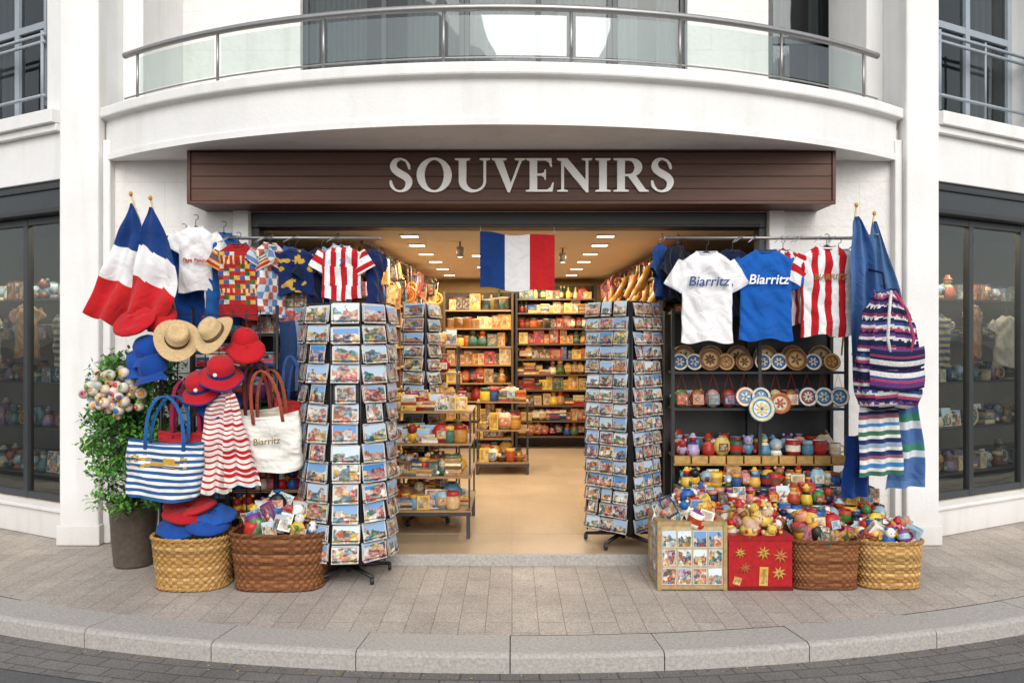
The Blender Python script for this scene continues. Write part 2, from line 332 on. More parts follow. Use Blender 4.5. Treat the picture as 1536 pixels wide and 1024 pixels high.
LAMP=bpy.data.materials.new('lamp_glow'); LAMP.use_nodes=True; q=LAMP.node_tree.nodes['Principled BSDF']; q.inputs['Emission Color'].default_value=(1,.90,.72,1); q.inputs['Emission Strength'].default_value=4; q.inputs['Base Color'].default_value=(1,.95,.85,1)
def downlight(x,y,e=12.5):
    r=empty('ceiling_light',(x,y,2.52))
    b=MB(); b.box((0,0,-.006),(.17,.11,.012),(.8,.8,.8)); b.build('bezel',r,[CEIL])
    b=MB(); b.box((0,0,-.014),(.14,.08,.006),(1,1,1)); b.build('lens',r,[LAMP])
    l=bpy.data.lights.new('lamp','AREA'); l.shape='RECTANGLE'; l.size=.14; l.size_y=.08; l.energy=e; l.color=(1,.88,.68); o=bpy.data.objects.new('lamp',l); sc.collection.objects.link(o); o.parent=r; o.location=(0,0,-.03)
for x in (-.88,.82):
    for y in (.75,1.4,2.15,2.95,3.85,4.8): downlight(x+R.uniform(-.02,.02),y)
for x in (-.35,.35):
    for y in (2.3,3.6,4.9): downlight(x,y)
for (x,y) in ((-.48,1.2),(.5,1.7)):
    r=empty('spotlight',(x,y,2.52)); b=MB(); b.tube((0,0,0),(0,0,-.05),.008,(.1,.1,.1)); b.lathe((0,0,-.05),[(.001,0),(.035,0),(.03,-.09),(.001,-.09)],h('8a8478')); b.build('can',r)
    b=MB(); b.lathe((0,0,-.142),[(.001,0),(.024,0),(.001,-.004)],(1,1,1)); b.build('bulb',r,[LAMP])
# balcony
BC=(-.085,4.39); BR=5.25
def bp(a,off=0): r=BR+off; return (BC[0]+r*math.sin(a),BC[1]-r*math.cos(a))
HA=math.radians(37.0)
bm=MB()
prof=[(-.25,3.05),(0,3.04),(0,3.085),(-.012,3.09),(-.012,3.345),(.0,3.36),(.045,3.365),(.05,3.375),(.05,3.435),(.04,3.445),(-.3,3.45)]
def bfn(u,v):
    i=min(int(v*(len(prof)-1)+.5),len(prof)-1); o,z=prof[i]; x,y=bp(-HA+2*HA*u,o); return (x,y,z)
bm.grid(bfn,72,len(prof)-1,(1,1,1),0,False)
def slabg(z): 
    def f(u,v):
        x,y=bp(-HA+2*HA*u,-.2); return (x,y+(1.3-y)*v,z)
    return f
bm.grid(slabg(3.052),72,1,(1,1,1),0,False); bm.grid(slabg(3.449),72,1,(1,1,1),0,False)
for sg in (-1,1):
    bb=len(bm.v)
    for o,z in prof[1:]: x,y=bp(sg*HA,o); bm.p((x,y,z))
    bm.face([bb+i for i in range(len(prof)-1)],(1,1,1))
bm.build('balcony_parapet',B,[WHITE])
rl=MB(); n=90; H2=math.radians(34.3)
rl.path([(*bp(-H2+2*H2*i/n,-.03),3.83) for i in range(n+1)],.024,(1,1,1),14)
rl.path([(*bp(-H2+2*H2*i/n,-.03),3.495) for i in range(n+1)],.007,(1,1,1),8)
px=[-2.90,-2.13,-1.30,-.46,.40,1.16,1.95,2.72]
for x in px:
    a=math.asin((x+.085)/(BR)); q=bp(a,-.03); rl.path([(*q,3.45),(*q,3.82)],.011,(1,1,1),10); rl.lathe((*q,3.449),[(.001,.012),(.035,.012),(.035,0)],(1,1,1),8)
rl.build('handrail',B,[STEEL])
gl=MB()
for i in range(len(px)-1):
    a0=math.asin((px[i]+.085)/BR)+.006; a1=math.asin((px[i+1]+.085)/BR)-.006
    gl.grid(lambda u,v:(*bp(a0+(a1-a0)*u,-.03),3.51+.27*v),8,1,(1,1,1))
gl.build('balcony_glass',B,[BGLASS])
yb=1.3
for nm,x0,x1 in (('upper_wall_a',-3.5,-1.98),('upper_wall_b',1.64,2.40),('upper_wall_c',3.12,3.3)): slab(nm,B,x0,x1,yb,yb+.25,3.3,7,STONE)
slab('upper_step',B,-3.25,-3.08,.5,1.3,3.45,7,WHITE); slab('upper_step2',B,2.96,3.10,.5,1.3,3.45,7,WHITE)
slab('upper_top',B,-3.3,3.2,.75,1.299,6.2,7,WHITE); slab('roof',B,-3.6,3.4,.5,6,7,7.3,WHITE)
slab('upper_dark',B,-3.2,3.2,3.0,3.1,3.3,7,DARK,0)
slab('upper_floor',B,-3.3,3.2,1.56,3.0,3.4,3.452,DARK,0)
def window(par,x0,x1,y,z0,z1,nx,fm,fw=.05,bars=(),curtain=True,gm=None):
    for i in range(nx+1):
        x=x0+(x1-x0)*i/nx; xx=min(max(x,x0+fw/2),x1-fw/2); slab('frame_post',par,xx-fw/2,xx+fw/2,y-.03,y+.03,z0,z1,fm,.004)
    for z in (z0+fw/2,z1-fw/2)+tuple(bars): slab('frame_rail',par,x0+.002,x1-.002,y-.026,y+.026,z-fw/2,z+fw/2,fm,.004)
    g=MB(); g.grid(lambda u,v:(x0+(x1-x0)*u,y,z0+(z1-z0)*v),1,1,(1,1,1),0,False); g.build('glass',par,[gm or GLASS])
    if curtain:
        c=MB()
        for s in (0,1):
            cx0=x0+.02+(x1-x0)*.62*s; cx1=cx0+(x1-x0)*.36
            c.grid(lambda u,v:(cx0+(cx1-cx0)*u,y+.14+.03*math.sin(u*(cx1-cx0)*60),z0+(z1-z0)*v),40,1,(1,1,1))
        c.build('curtain',par,[CURT])
window(B,-1.98,-.45,yb+.12,3.45,6.1,2,ANTH,gm=UGLASS); window(B,-.45,.95,yb+.12,3.45,6.1,2,ANTH,gm=UGLASS); window(B,.95,1.64,yb+.12,3.45,6.1,1,ANTH,gm=UGLASS)
window(B,2.40,3.12,yb+.12,3.45,6.1,1,ANTH,.07,(4.45,),gm=UGLASS)
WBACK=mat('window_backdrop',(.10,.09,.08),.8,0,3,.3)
def wing(par,s):
    X=lambda a,b2:(min(s*a,s*b2),max(s*a,s*b2))
    def S(nm,a,b2,*r,**k): x0,x1=X(a,b2); return slab(nm,par,x0,x1,*r,**k)
    L=12
    S('wall_band',0,L,.002,.3,2.92,3.50,WHITE); S('ledge',.10,L,-.09,.0,3.36,3.47,WHITE); S('ledge_soffit',.10,L,-.05,.0,3.30,3.358,WHITE)
    S('plinth',0,L,-.02,.3,0,.22,WHITE); S('sill',0,L,-.05,.1,.222,.252,WHITE)
    S('roof_band',0,L,.002,.3,6.2,7.1,WHITE)
    x=.02
    while x<L-.5:
        w=2.3
        a,b2=X(x,x+w)
        slab('shutter_box',par,a,b2,.03,.25,2.66,2.918,ANTH); slab('shutter_lip',par,a,b2,.01,.03,2.66,2.70,BLACK); slab('shutter_lip2',par,a,b2,.012,.03,2.85,2.88,BLACK)
        window(par,a,b2,.14,.255,2.655,3,ANTH,.06,curtain=False)
        S('pier',x+w,x+w+.35,0.0,.3,.24,2.93,STONE)
        x+=w+.35
    ux=.30 if s<0 else .12
    xx=0
    while ux<L-1:
        S('upper_pier',xx,ux,.0,.3,3.49,6.21,WHITE); a,b2=X(ux,ux+1.3); xx=ux+1.3
        window(par,a,b2,.16,3.5,6.2,2,GREYB,.06,(4.3,5.2),True,UGLASS)
        sh=MB()
        for zz in [4.12,4.06,3.62]: sh.tube((s*(ux),-.02,zz),(s*(ux+1.3),-.02,zz),.014,(.3,.3,.3))
        for i in range(2): sh.tube((s*(ux+.03+1.24*i),-.02,3.5),(s*(ux+.03+1.24*i),-.02,4.15),.014,(.3,.3,.3))
        sh.tube((s*(ux+.65),-.02,3.5),(s*(ux+.65),-.02,4.15),.01,(.3,.3,.3))
        sh.build('window_guard',par,[GREYB])
        sl=MB(); sl.box((s*(ux+.045),.07,4.85),(.03,.12,2.6),(1,1,1)); sl.build('shutter_leaf',par,[GREYB])
        ux+=2.3
    S('upper_pier',xx,L,.0,.3,3.49,6.21,WHITE)
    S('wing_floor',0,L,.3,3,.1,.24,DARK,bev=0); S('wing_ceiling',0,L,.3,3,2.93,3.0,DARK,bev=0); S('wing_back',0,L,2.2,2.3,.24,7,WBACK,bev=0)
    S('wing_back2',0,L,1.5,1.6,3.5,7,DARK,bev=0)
WR=empty('side_wing',(3.36,.32,0),math.radians(28)); wing(WR,1)
WL=empty('side_wing',(-3.56,.26,0),math.radians(-28)); wing(WL,-1)
# ---------------------------------------------------------------- shop sign
SG=empty('shop_sign')
slab('backing',SG,-2.46,2.45,-.085,.25,2.642,3.045,WOODD,.004)
for i in range(4):
    z0=2.668+i*.0925; slab('plank',SG,-2.435,2.425,-.108,-.087,z0,z0+.0895,WOODD,.003)
for a in ((-2.462,2.452,2.640,2.664),(-2.462,2.452,3.040,3.064)): slab('trim',SG,a[0],a[1],-.122,-.086,a[2],a[3],WOODD,.003)
for a in ((-2.463,-2.437),(2.427,2.453)): slab('trim_end',SG,a[0],a[1],-.1215,-.086,2.6645,3.0395,WOODD,.003)
def arc(cx,cy,rx_,ry_,a0,a1,n=14): return [(cx+rx_*math.cos(math.radians(a0+(a1-a0)*i/n)),cy+ry_*math.sin(math.radians(a0+(a1-a0)*i/n))) for i in range(n+1)]
def cr(P,n=5):
    out=[]
    for i in range(len(P)-1):
        p0=P[max(i-1,0)];p1=P[i];p2=P[i+1];p3=P[min(i+2,len(P)-1)]
        for k in range(n):
            t=k/n; out.append(tuple(.5*((2*p1[d])+(-p0[d]+p2[d])*t+(2*p0[d]-5*p1[d]+4*p2[d]-p3[d])*t*t+(-p0[d]+3*p1[d]-3*p2[d]+p3[d])*t**3) for d in range(3)))
    out.append(P[-1]); return out
def sglyph():
    P=[(.585,.68,.05),(.56,.80,.075),(.50,.905,.06),(.42,.962,.05),(.31,.985,.06),(.18,.92,.13),(.125,.79,.18),(.17,.66,.2),(.31,.55,.21),(.46,.46,.21),(.56,.34,.20),(.56,.20,.17),(.48,.07,.11),(.35,.012,.06),(.22,.03,.05),(.13,.10,.07),(.07,.20,.085),(.05,.33,.05)]
    Q=cr(P); Lf=[];Rt=[]
    for i,(x,y,w) in enumerate(Q):
        a=Q[max(i-1,0)];c=Q[min(i+1,len(Q)-1)]; dx,dy=c[0]-a[0],c[1]-a[1]; l=math.hypot(dx,dy) or 1
        Lf.append((x-dy/l*w/2,y+dx/l*w/2)); Rt.append((x+dy/l*w/2,y-dx/l*w/2))
    return Lf+Rt[::-1]
G={
'I':(.43,[[(0,0),(.43,0),(.43,.035),(.32,.06),(.32,.94),(.43,.965),(.43,1),(0,1),(0,.965),(.11,.94),(.11,.06),(0,.035)]]),
'E':(.80,[[(0,0),(.76,0),(.80,.27),(.765,.27),(.70,.12),(.60,.055),(.32,.055),(.32,.485),(.44,.485),(.52,.45),(.535,.36),(.57,.36),(.57,.66),(.535,.66),(.52,.57),(.44,.54),(.32,.54),(.32,.945),(.56,.945),(.66,.89),(.71,.75),(.745,.75),(.73,1),(0,1),(0,.965),(.11,.94),(.11,.06),(0,.035)]]),
'V':(.95,[[(0,1),(0,.965),(.08,.94),(.46,-.02),(.51,-.02),(.86,.94),(.95,.965),(.95,1),(.66,1),(.66,.965),(.79,.94),(.545,.25),(.31,.94),(.42,.965),(.42,1)]]),
'N':(1.0,[[(0,0),(.3,0),(.3,.035),(.19,.06),(.19,.80),(.83,-.02),(.89,-.02),(.89,.94),(1.0,.965),(1.0,1),(.71,1),(.71,.965),(.82,.94),(.82,.34),(.29,1),(0,1),(0,.965),(.12,.92),(.12,.06),(0,.035)]]),
'O':(1.0,[arc(.5,.5,.5,.52,0,352,44),arc(.5,.5,.28,.465,0,352,44)]),
'U':(1.0,[[(0,1),(0,.965),(.11,.94)]+arc(.5,.32,.39,.34,180,360,20)+[(.89,.94),(1,.965),(1,1),(.71,1),(.71,.965),(.82,.94)]+arc(.57,.32,.25,.265,360,180,20)+[(.32,.94),(.43,.965),(.43,1)]]),
'R':(1.0,[[(0,0),(.43,0),(.43,.035),(.32,.06),(.32,.47),(.42,.47),(.74,0),(1.0,0),(1.0,.035),(.92,.06),(.635,.485)]+arc(.54,.735,.28,.265,-60,90,14)+[(0,1),(0,.965),(.11,.94),(.11,.06),(0,.035)],[(.32,.525)]+arc(.45,.735,.155,.21,-90,90,12)+[(.32,.945)]]),
'S':(.66,[sglyph()]),
}
adv={'S':.80,'O':1.10,'U':1.06,'V':.98,'E':.90,'N':1.10,'I':.52,'R':1.06}
tot=sum(adv[c] for c in 'SOUVENIRS')-.14; H0=.25; kx=2.15/(tot*H0); x=-.93
for ch in 'SOUVENIRS':
    w,pl=G[ch]; cu=bpy.data.curves.new('letter_'+ch.lower(),'CURVE'); cu.dimensions='2D'; cu.fill_mode='BOTH'; cu.extrude=.009; cu.bevel_depth=.0015
    for P in pl:
        sp=cu.splines.new('POLY'); sp.points.add(len(P)-1); sp.use_cyclic_u=True
        for i,(a,c) in enumerate(P): sp.points[i].co=(a*H0*kx,c*H0,0,1)
    cu.materials.append(SIGNW); o=bpy.data.objects.new('letter_'+ch.lower(),cu); sc.collection.objects.link(o); o.parent=SG; o.rotation_euler=(pi/2,0,0); o.location=(x,-.122,2.732); x+=adv[ch]*H0*kx
# ---------------------------------------------------------------- goods
WARM=[h(x) for x in ('b07a34','a84a20','d0982c','9a2018','c89a44','5a3a20','a8804f','8c2418','cfb27c','b8581f','4a5a2c','c89a2a','d8aa4a','8a5a30','e4d4ac','2c1c14','2f4a78','b8782f','3f5f50','6a4a30','c0a070','b02a24','e0b840')]
MIX=[h(x) for x in ('b82c24','e4dccb','1f5a9c','d0922a','3c7a3c','c98a6a','7a3a76','dcb83c','8fb3c4','a8401c','1c2748','c86a7a','ece4d2','7a4426','12181f','b01c28')]
PASTEL=[h(x) for x in ('cdb898','8fabb5','c88a78','a494b4','cdb25a','b84a38','4f7f96','e0d6c6','7a5230','483860','3a4a3a','8a2420')]
def item(mb,k,x,y,z,s,pal):
    c=jit(R.choice(pal)); c2=jit(R.choice(pal)); c3=jit(R.choice(pal))
    if k=='fig':
        mb.lathe((x,y,z),[(s*.05,0,c),(s*.34,.0,c),(s*.36,s*.25,c),(s*.26,s*.55,c2),(s*.13,s*.68,c2)],c,8); mb.ball((x,y,z+s*.82),s*.2,c3,seg=7,rg=5)
        mb.lathe((x,y,z+s*.9),[(s*.24,0,c),(s*.14,s*.08,c),(s*.1,s*.2,c),(.001,s*.22,c)],c,7)
    elif k=='mug':
        mb.lathe((x,y,z),[(.001,0,c),(s*.33,0,c),(s*.36,s*.2,c2),(s*.36,s*.5,c),(s*.37,s*.75,c),(s*.32,s*.74,c3),(s*.3,s*.2,c3),(.001,s*.2,c3)],c,10)
        mb.path([(x+s*.35,y-.01,z+s*.6),(x+s*.55,y-.01,z+s*.5),(x+s*.55,y-.01,z+s*.25),(x+s*.35,y-.01,z+s*.15)],s*.05,c)
    elif k=='box':
        w=s*R.uniform(.45,.8); hh=s*R.uniform(.65,1.0); mb.box((x,y,z+hh/2),(w,s*.5,hh),c,rzm(R.uniform(-.15,.15)),3)
    elif k=='card':
        w=s*R.uniform(.6,.85); hh=s*R.uniform(.7,1.0); mb.box((x,y,z+hh/2),(w,s*.08,hh),(R.random(),R.random(),R.random()),rzm(R.uniform(-.2,.2))@rx(-.12),1)
    elif k=='pack':
        w=R.uniform(.38,.5); mb.ball((x,y,z+s*.45),s*w,c,(1,.6,1.05),rzm(R.uniform(-.3,.3)),8,5); mb.box((x,y-s*w*.62,z+s*.42),(s*.46,s*.03,s*.4),c2,rx(-.08),3); mb.lathe((x,y,z+s*.84),[(s*.06,0,c3),(s*.2,s*.12,c3)],c3,7)
    elif k=='globe':
        mb.lathe((x,y,z),[(.001,0,c),(s*.32,0,c),(s*.26,s*.22,c),(.001,s*.24,c)],c,9); mb.ball((x,y,z+s*.5),s*.32,h('8fa3b0'),seg=10,rg=7); mb.ball((x,y-s*.16,z+s*.45),s*.2,c2,seg=6,rg=4)
    elif k=='bottle':
        mb.lathe((x,y,z),[(.001,0,c),(s*.2,0,c),(s*.21,s*.15,c),(s*.215,s*.16,c2),(s*.215,s*.5,c2),(s*.2,s*.55,c),(s*.08,s*.75,c),(s*.07,s*.95,c3),(s*.08,s*1.1,c3),(.001,s*1.1,c3)],c,9)
    elif k=='jar':
        mb.lathe((x,y,z),[(.001,0,c),(s*.3,0,c),(s*.34,s*.1,c),(s*.34,s*.5,c),(s*.28,s*.6,c2),(s*.3,s*.62,c2),(s*.3,s*.78,c2),(.001,s*.8,c2)],c,9)
    elif k=='plush':
        mb.ball((x,y,z+s*.3),s*.32,c,(1,.85,1),None,8,6); mb.ball((x,y-s*.1,z+s*.68),s*.25,c2,seg=8,rg=6)
        for t in (-1,1): mb.ball((x+t*s*.2,y-s*.05,z+s*.88),s*.09,c,seg=5,rg=4); mb.ball((x+t*s*.27,y-s*.25,z+s*.2),s*.12,c3,seg=6,rg=4)
        for t in (-1,1): mb.ball((x+t*s*.09,y-s*.32,z+s*.72),s*.03,(.01,.01,.01),seg=4,rg=3)
    elif k=='stack':
        zz=z
        for i in range(R.randint(3,7)): t=s*R.uniform(.08,.16); mb.box((x,y,zz+t/2),(s*.75,s*.6,t*.92),jit(R.choice(pal)),rzm(R.uniform(-.12,.12)),R.choice([0,0,3])); zz+=t
    elif k=='bowl':
        mb.lathe((x,y,z),[(s*.15,0,c),(s*.18,s*.04,c),(s*.42,s*.34,c2),(s*.45,s*.36,c3),(s*.38,s*.34,c3),(.001,s*.1,c3)],c,11)
        for i in range(4): mb.ball((x+R.uniform(-.2,.2)*s,y+R.uniform(-.2,.2)*s,z+s*.36),s*.13,jit(R.choice(pal)),seg=6,rg=4)
    elif k=='plate':
        plate(mb,x,y,z+s*.45,s*.45,c,c2,c3)
    elif k=='tin':
        mb.lathe((x,y,z),[(.001,0),(s*.36,0),(s*.36,s*.6),(.37*s,s*.61),(s*.37,s*.7),(.001,s*.7)],c,12,None,3)
def plate(mb,x,y,z,r,c,c2,c3,tilt=-.15,fl=True):
    q=rx(pi/2+tilt)
    mb.lathe((x,y,z),[(.001,-.006,c),(r*.98,-.004,c),(r,.004,c),(r*.93,.008,c2),(r*.72,.004,c),(r*.66,.0,c),(r*.6,.0,c3),(.001,.001,c3)],c,20,q)
    if fl:
        n=R.choice([5,6,8])
        for i in range(n):
            a=2*pi*i/n; d=q@Vector((math.cos(a)*r*.3,math.sin(a)*r*.3,.004)); mb.ball(Vector((x,y,z))+d,r*.2,c2,(1.2,.55,.12),q@rzm(a),6,4)
        mb.ball(Vector((x,y,z))+q@Vector((0,0,.004)),r*.13,c,(1,1,.3),q,6,4)
def fill(mb,x0,x1,y0,y1,z,s,kinds,pal,rows=2,tight=.8,runs=True):
    for r in range(rows):
        y=y0+(y1-y0)*(r+.5)/rows; x=x0+s*.4; k=R.choice(kinds); left=0; p2=pal
        while x<x1-s*.35:
            if left<=0: k=R.choice(kinds); left=R.randint(2,4) if runs else 1; p2=[R.choice(pal) for _ in range(4)] if runs else pal
            left-=1; ss=s*R.uniform(.8,1.12)
            item(mb,k,x+R.uniform(-.008,.008),y+R.uniform(-.01,.01),z,ss,p2); x+=ss*tight*R.uniform(.9,1.15)
def shelf_unit(name,loc,rz,W,D,levels,s,kinds,pal,fm,bm_=WOOD,top=None,back=DWOOD,rows=2,t=.02,post=.03,tight=.72):
    e=empty(name,loc,rz); top=top or levels[-1]+.3
    np_=max(1,round(W/1.0))
    fr=MB()
    for i in range(np_+1):
        x=W*i/np_; x=min(max(x,post/2),W-post/2)
        fr.box((x,.02,top/2),(post,.034,top),(1,1,1)); fr.box((x,D-.02,top/2),(post,.034,top),(1,1,1))
    fr.build('uprights',e,[fm])
    bo=MB()
    for z in levels: bo.box((W/2,D/2-.005,z-t/2-.001),(W-.006,D-.02,t),(1,1,1))
    bo.build('shelf_boards',e,[bm_])
    if back: 
        bk=MB(); bk.box((W/2,D+.008,top/2),(W,.012,top),(1,1,1)); bk.build('back_panel',e,[back])
    g=MB()
    for i,z in enumerate(levels): fill(g,.02,W-.02,.02,D-.05,z+.001,s*R.uniform(.9,1.06),kinds,pal,rows,tight)
    g.build('goods',e,M3)
    return e
lv=[.16,.38,.60,.82,1.04,1.26,1.48,1.70,1.92,2.12]
kw=['pack','box','box','box','box','jar','tin','stack','box','pack','pack','box','stack','fig','bottle']
shelf_unit('wall_shelf',(-.98,5.20,.07),0,1.0,.42,[.15,.42,.68,.94,1.20,1.46,1.72,1.98],.24,kw,WARM,DWOOD,WOOD,rows=2,top=2.25,tight=.52)
shelf_unit('wall_shelf',(.05,5.20,.07),0,1.15,.42,[.18,.40,.62,.84,1.06,1.28,1.50,1.72,1.94,2.14],.20,kw,WARM,BLACK,DWOOD,rows=2,top=2.35,tight=.52)
shelf_unit('side_shelf',(-1.18,1.35,.07),pi/2,3.8,.4,lv,.205,kw,WARM,DWOOD,WOOD,rows=2,top=2.3,tight=.54)
shelf_unit('side_shelf',(1.28,5.1,.07),-pi/2,4.3,.4,lv,.205,kw,WARM,BLACK,DWOOD,rows=2,top=2.3,tight=.54)
shelf_unit('side_shelf',(-2.05,.62,.07),0,.85,.35,lv,.18,kw,MIX+WARM,BLACK,DWOOD,rows=2,top=2.3,tight=.65)
def hanging(name,x0,x1,y0,y1,z0,z1,n,pal):
    e=empty(name); g=MB()
    g.tube((x0,y0,z1),(x1,y1,z1),.012,(.05,.05,.05))
    for i in range(n):
        t=(i+R.random())/n; x=x0+(x1-x0)*t+R.uniform(-.08,.08); y=y0+(y1-y0)*t+R.uniform(-.08,.08); z=R.uniform(z0,z1-.1); c=jit(R.choice(pal)); L=R.uniform(.14,.26)
        g.tube((x,y,z1),(x,y,z+L/2),.003,(.3,.2,.1),None,4)
        k=R.random()
        if k<.5: g.box((x,y,z),(L*.6,L*.3,L),c,ry(R.uniform(-.15,.15))@rzm(R.uniform(-.5,.5)),3); g.path([(x-L*.2,y,z+L*.5),(x,y,z+L*.8),(x+L*.2,y,z+L*.5)],.005,jit(R.choice(pal)))
        elif k<.85: g.ball((x,y,z),L*.5,c,(.38,.3,1),ry(R.uniform(-.15,.15)),8,6); g.box((x,y-L*.16,z),(L*.25,.01,L*.3),jit(R.choice(pal)),None,3)
        else: plate(g,x,y,z,L*.42,c,jit(R.choice(pal)),jit(R.choice(pal)),0)
    g.build('stock',e,M3)
hanging('hanging_souvenirs',-1.30,-1.10,.75,4.9,2.02,2.46,72,WARM+[h('8a1f1c'),h('2c2018')])
hanging('hanging_souvenirs',1.48,1.34,.8,4.9,2.1,2.46,50,WARM)
e=empty('wooden_rolling_pins'); g=MB()
for i in range(38):
    y=.75+i*.085; x=1.30+R.uniform(-.06,.1); z=2.06+R.uniform(-.08,.16); a=R.uniform(.1,.7); c=jit(h('a07030'),.3)
    q=ry(a)@rx(R.uniform(-.3,.1)); g.lathe((x,y,z),[(.001,-.19),(.016,-.18),(.018,-.13),(.032,-.12),(.034,.12),(.018,.13),(.016,.18),(.001,.19)],c,8,q)
g.build('pins',e,M3)
def table(name,loc,W,D,levels,s,kinds,pal,rows=2,rz=0,step=.12,tight=.56):
    e=empty(name,loc,rz); f=MB()
    for x in (.02,W-.02):
        for y in (.02,D-.02): f.box((x,y,levels[0]/2),(.03,.03,levels[0]),(1,1,1))
    f.box((W/2,.02,levels[0]-.03),(W,.028,.03),(1,1,1)); f.box((W-.02,D/2,levels[0]-.03),(.028,D,.03),(1,1,1))
    for i,z in enumerate(levels):
        if i: 
            y0=step*i
            for x in (.015,W-.015):
                f.box((x,y0+.01,(z+levels[i-1])/2),(.015,.015,z-levels[i-1]),(1,1,1)); f.box((x,D-.01,(z+levels[i-1])/2),(.015,.015,z-levels[i-1]),(1,1,1))
    f.build('frame',e,[ANTH])
    bo=MB(); g=MB()
    for i,z in enumerate(levels):
        y0=step*i; bo.box((W/2,(y0+D)/2,z-.008),(W,D-y0,.016),(1,1,1)); fill(g,.02,W-.02,y0+.02,D-.03 if i==len(levels)-1 else min(D-.03,y0+.42),z+.001,s,kinds,pal,rows,tight,False)
    bo.build('boards',e,[WOOD]); g.build('goods',e,M3); return e
WM=WARM+[h('b0302a'),h('e0d8c6'),h('5f86a0'),h('c0ac90'),h('a8302a'),h('d8b83a'),h('8fabb5'),h('e4dccb')]
table('display_table',(-1.08,.03,.07),.76,.85,[.22,.47,.72,.97],.16,['stack','box','jar','mug','box','pack','plush','card','stack'],WM,4,step=.07,tight=.48)
table('display_table',(-.98,.92,.07),.5,.4,[.2,.6,1.0,1.25,1.5],.16,['box','jar','pack','card','stack'],WM,2,step=.03)
table('display_table',(-.42,3.0,.07),.62,.7,[.14,.5,.82],.2,['box','bowl','stack','pack','jar'],WM,3)
table('display_table',(1.02,1.6,.07),.3,1.5,[.2,.6,1.0],.17,['pack','jar','box'],WARM,3)
# ---------------------------------------------------------------- postcard racks
def postcard_rack(loc,n,Rr,rows,z0,z1,rot,cols,gap,wcard):
    e=empty('postcard_rack',loc,rot); f=MB(); g=MB()
    pitch=(z1-z0)/rows; ap=Rr*math.cos(pi/n); side=2*Rr*math.sin(pi/n)
    f.tube((0,0,.03),(0,0,z1+.05),.018,(1,1,1),None,8)
    f.lathe((0,0,z0-.02),[(.001,0),(ap*.9,0),(ap*.9,.015),(.001,.015)],(1,1,1),n); f.lathe((0,0,z1),[(.001,0),(ap*.93,0),(ap*.93,.012),(.001,.012)],(1,1,1),n)
    for i in range(5):
        a=2*pi*i/5+.3; x,y=math.cos(a)*.29,math.sin(a)*.29
        f.tube((0,0,.075),(x,y,.05),.02,(1,1,1),.012,6); f.tube((x,y,.055),(x,y,.03),.008,(1,1,1)); f.lathe((x-.012,y,.026),[(.001,0),(.025,0),(.025,.024),(.001,.024)],(1,1,1),10,ry(pi/2))
    f.tube((0,0,.05),(0,0,z0),.03,(1,1,1),None,8)
    cw=(side-gap)/cols
    for k in range(n):
        a=2*pi*(k+.5)/n; T=Matrix.Rotation(a+pi/2,4,'Z'); f.T=T; g.T=T
        f.box((0,-ap+.03,(z0+z1)/2),(side-gap*.6,.006,z1-z0),(1,1,1))
        for t in range(cols+1):
            x=-side/2+gap/2+cw*t; f.tube((x,-ap+.012,z0-.02),(x,-ap+.012,z1+.01),.0045,(1,1,1),None,5)
        for j in range(rows):
            zb=z0+pitch*j+R.uniform(-.003,.003)
            f.tube((-side/2+gap/2,-ap-.022,zb+.024),(side/2-gap/2,-ap-.022,zb+.024),.0025,(1,1,1),None,4)
            f.tube((-side/2+gap/2,-ap-.016,zb+.004),(side/2-gap/2,-ap-.016,zb+.004),.0025,(1,1,1),None,4)
            for t in range(cols):
                xc=-side/2+gap/2+cw*(t+.5); w=cw*wcard*R.uniform(.9,1); hh=pitch*R.uniform(.78,.98)
                if R.random()<.10: w*=.72
                tl=R.uniform(-.24,-.10)
                for q in range(3):
                    c=(R.random()*.8,R.random()*.8,R.random()*.8)
                    g.box((xc+R.uniform(-.007,.007),-ap-.012+q*.006,zb+.006+hh/2+q*.005),(w,.0025,hh),c,rx(tl)@ry(R.uniform(-.045,.045)),1)
        f.T=g.T=Matrix.Identity(4)
    f.build('frame',e,[BLACK]); g.build('postcards',e,M3); return e
postcard_rack((-1.12,-.69,0),10,.32,13,.16,1.84,math.radians(8),1,.010,.95)
postcard_rack((.85,-.06,.07),4,.305,16,.12,1.82,math.radians(3),3,.06,.96)
postcard_rack((-.78,.72,.07),4,.17,11,.6,1.84,math.radians(20),1,.03,.94)
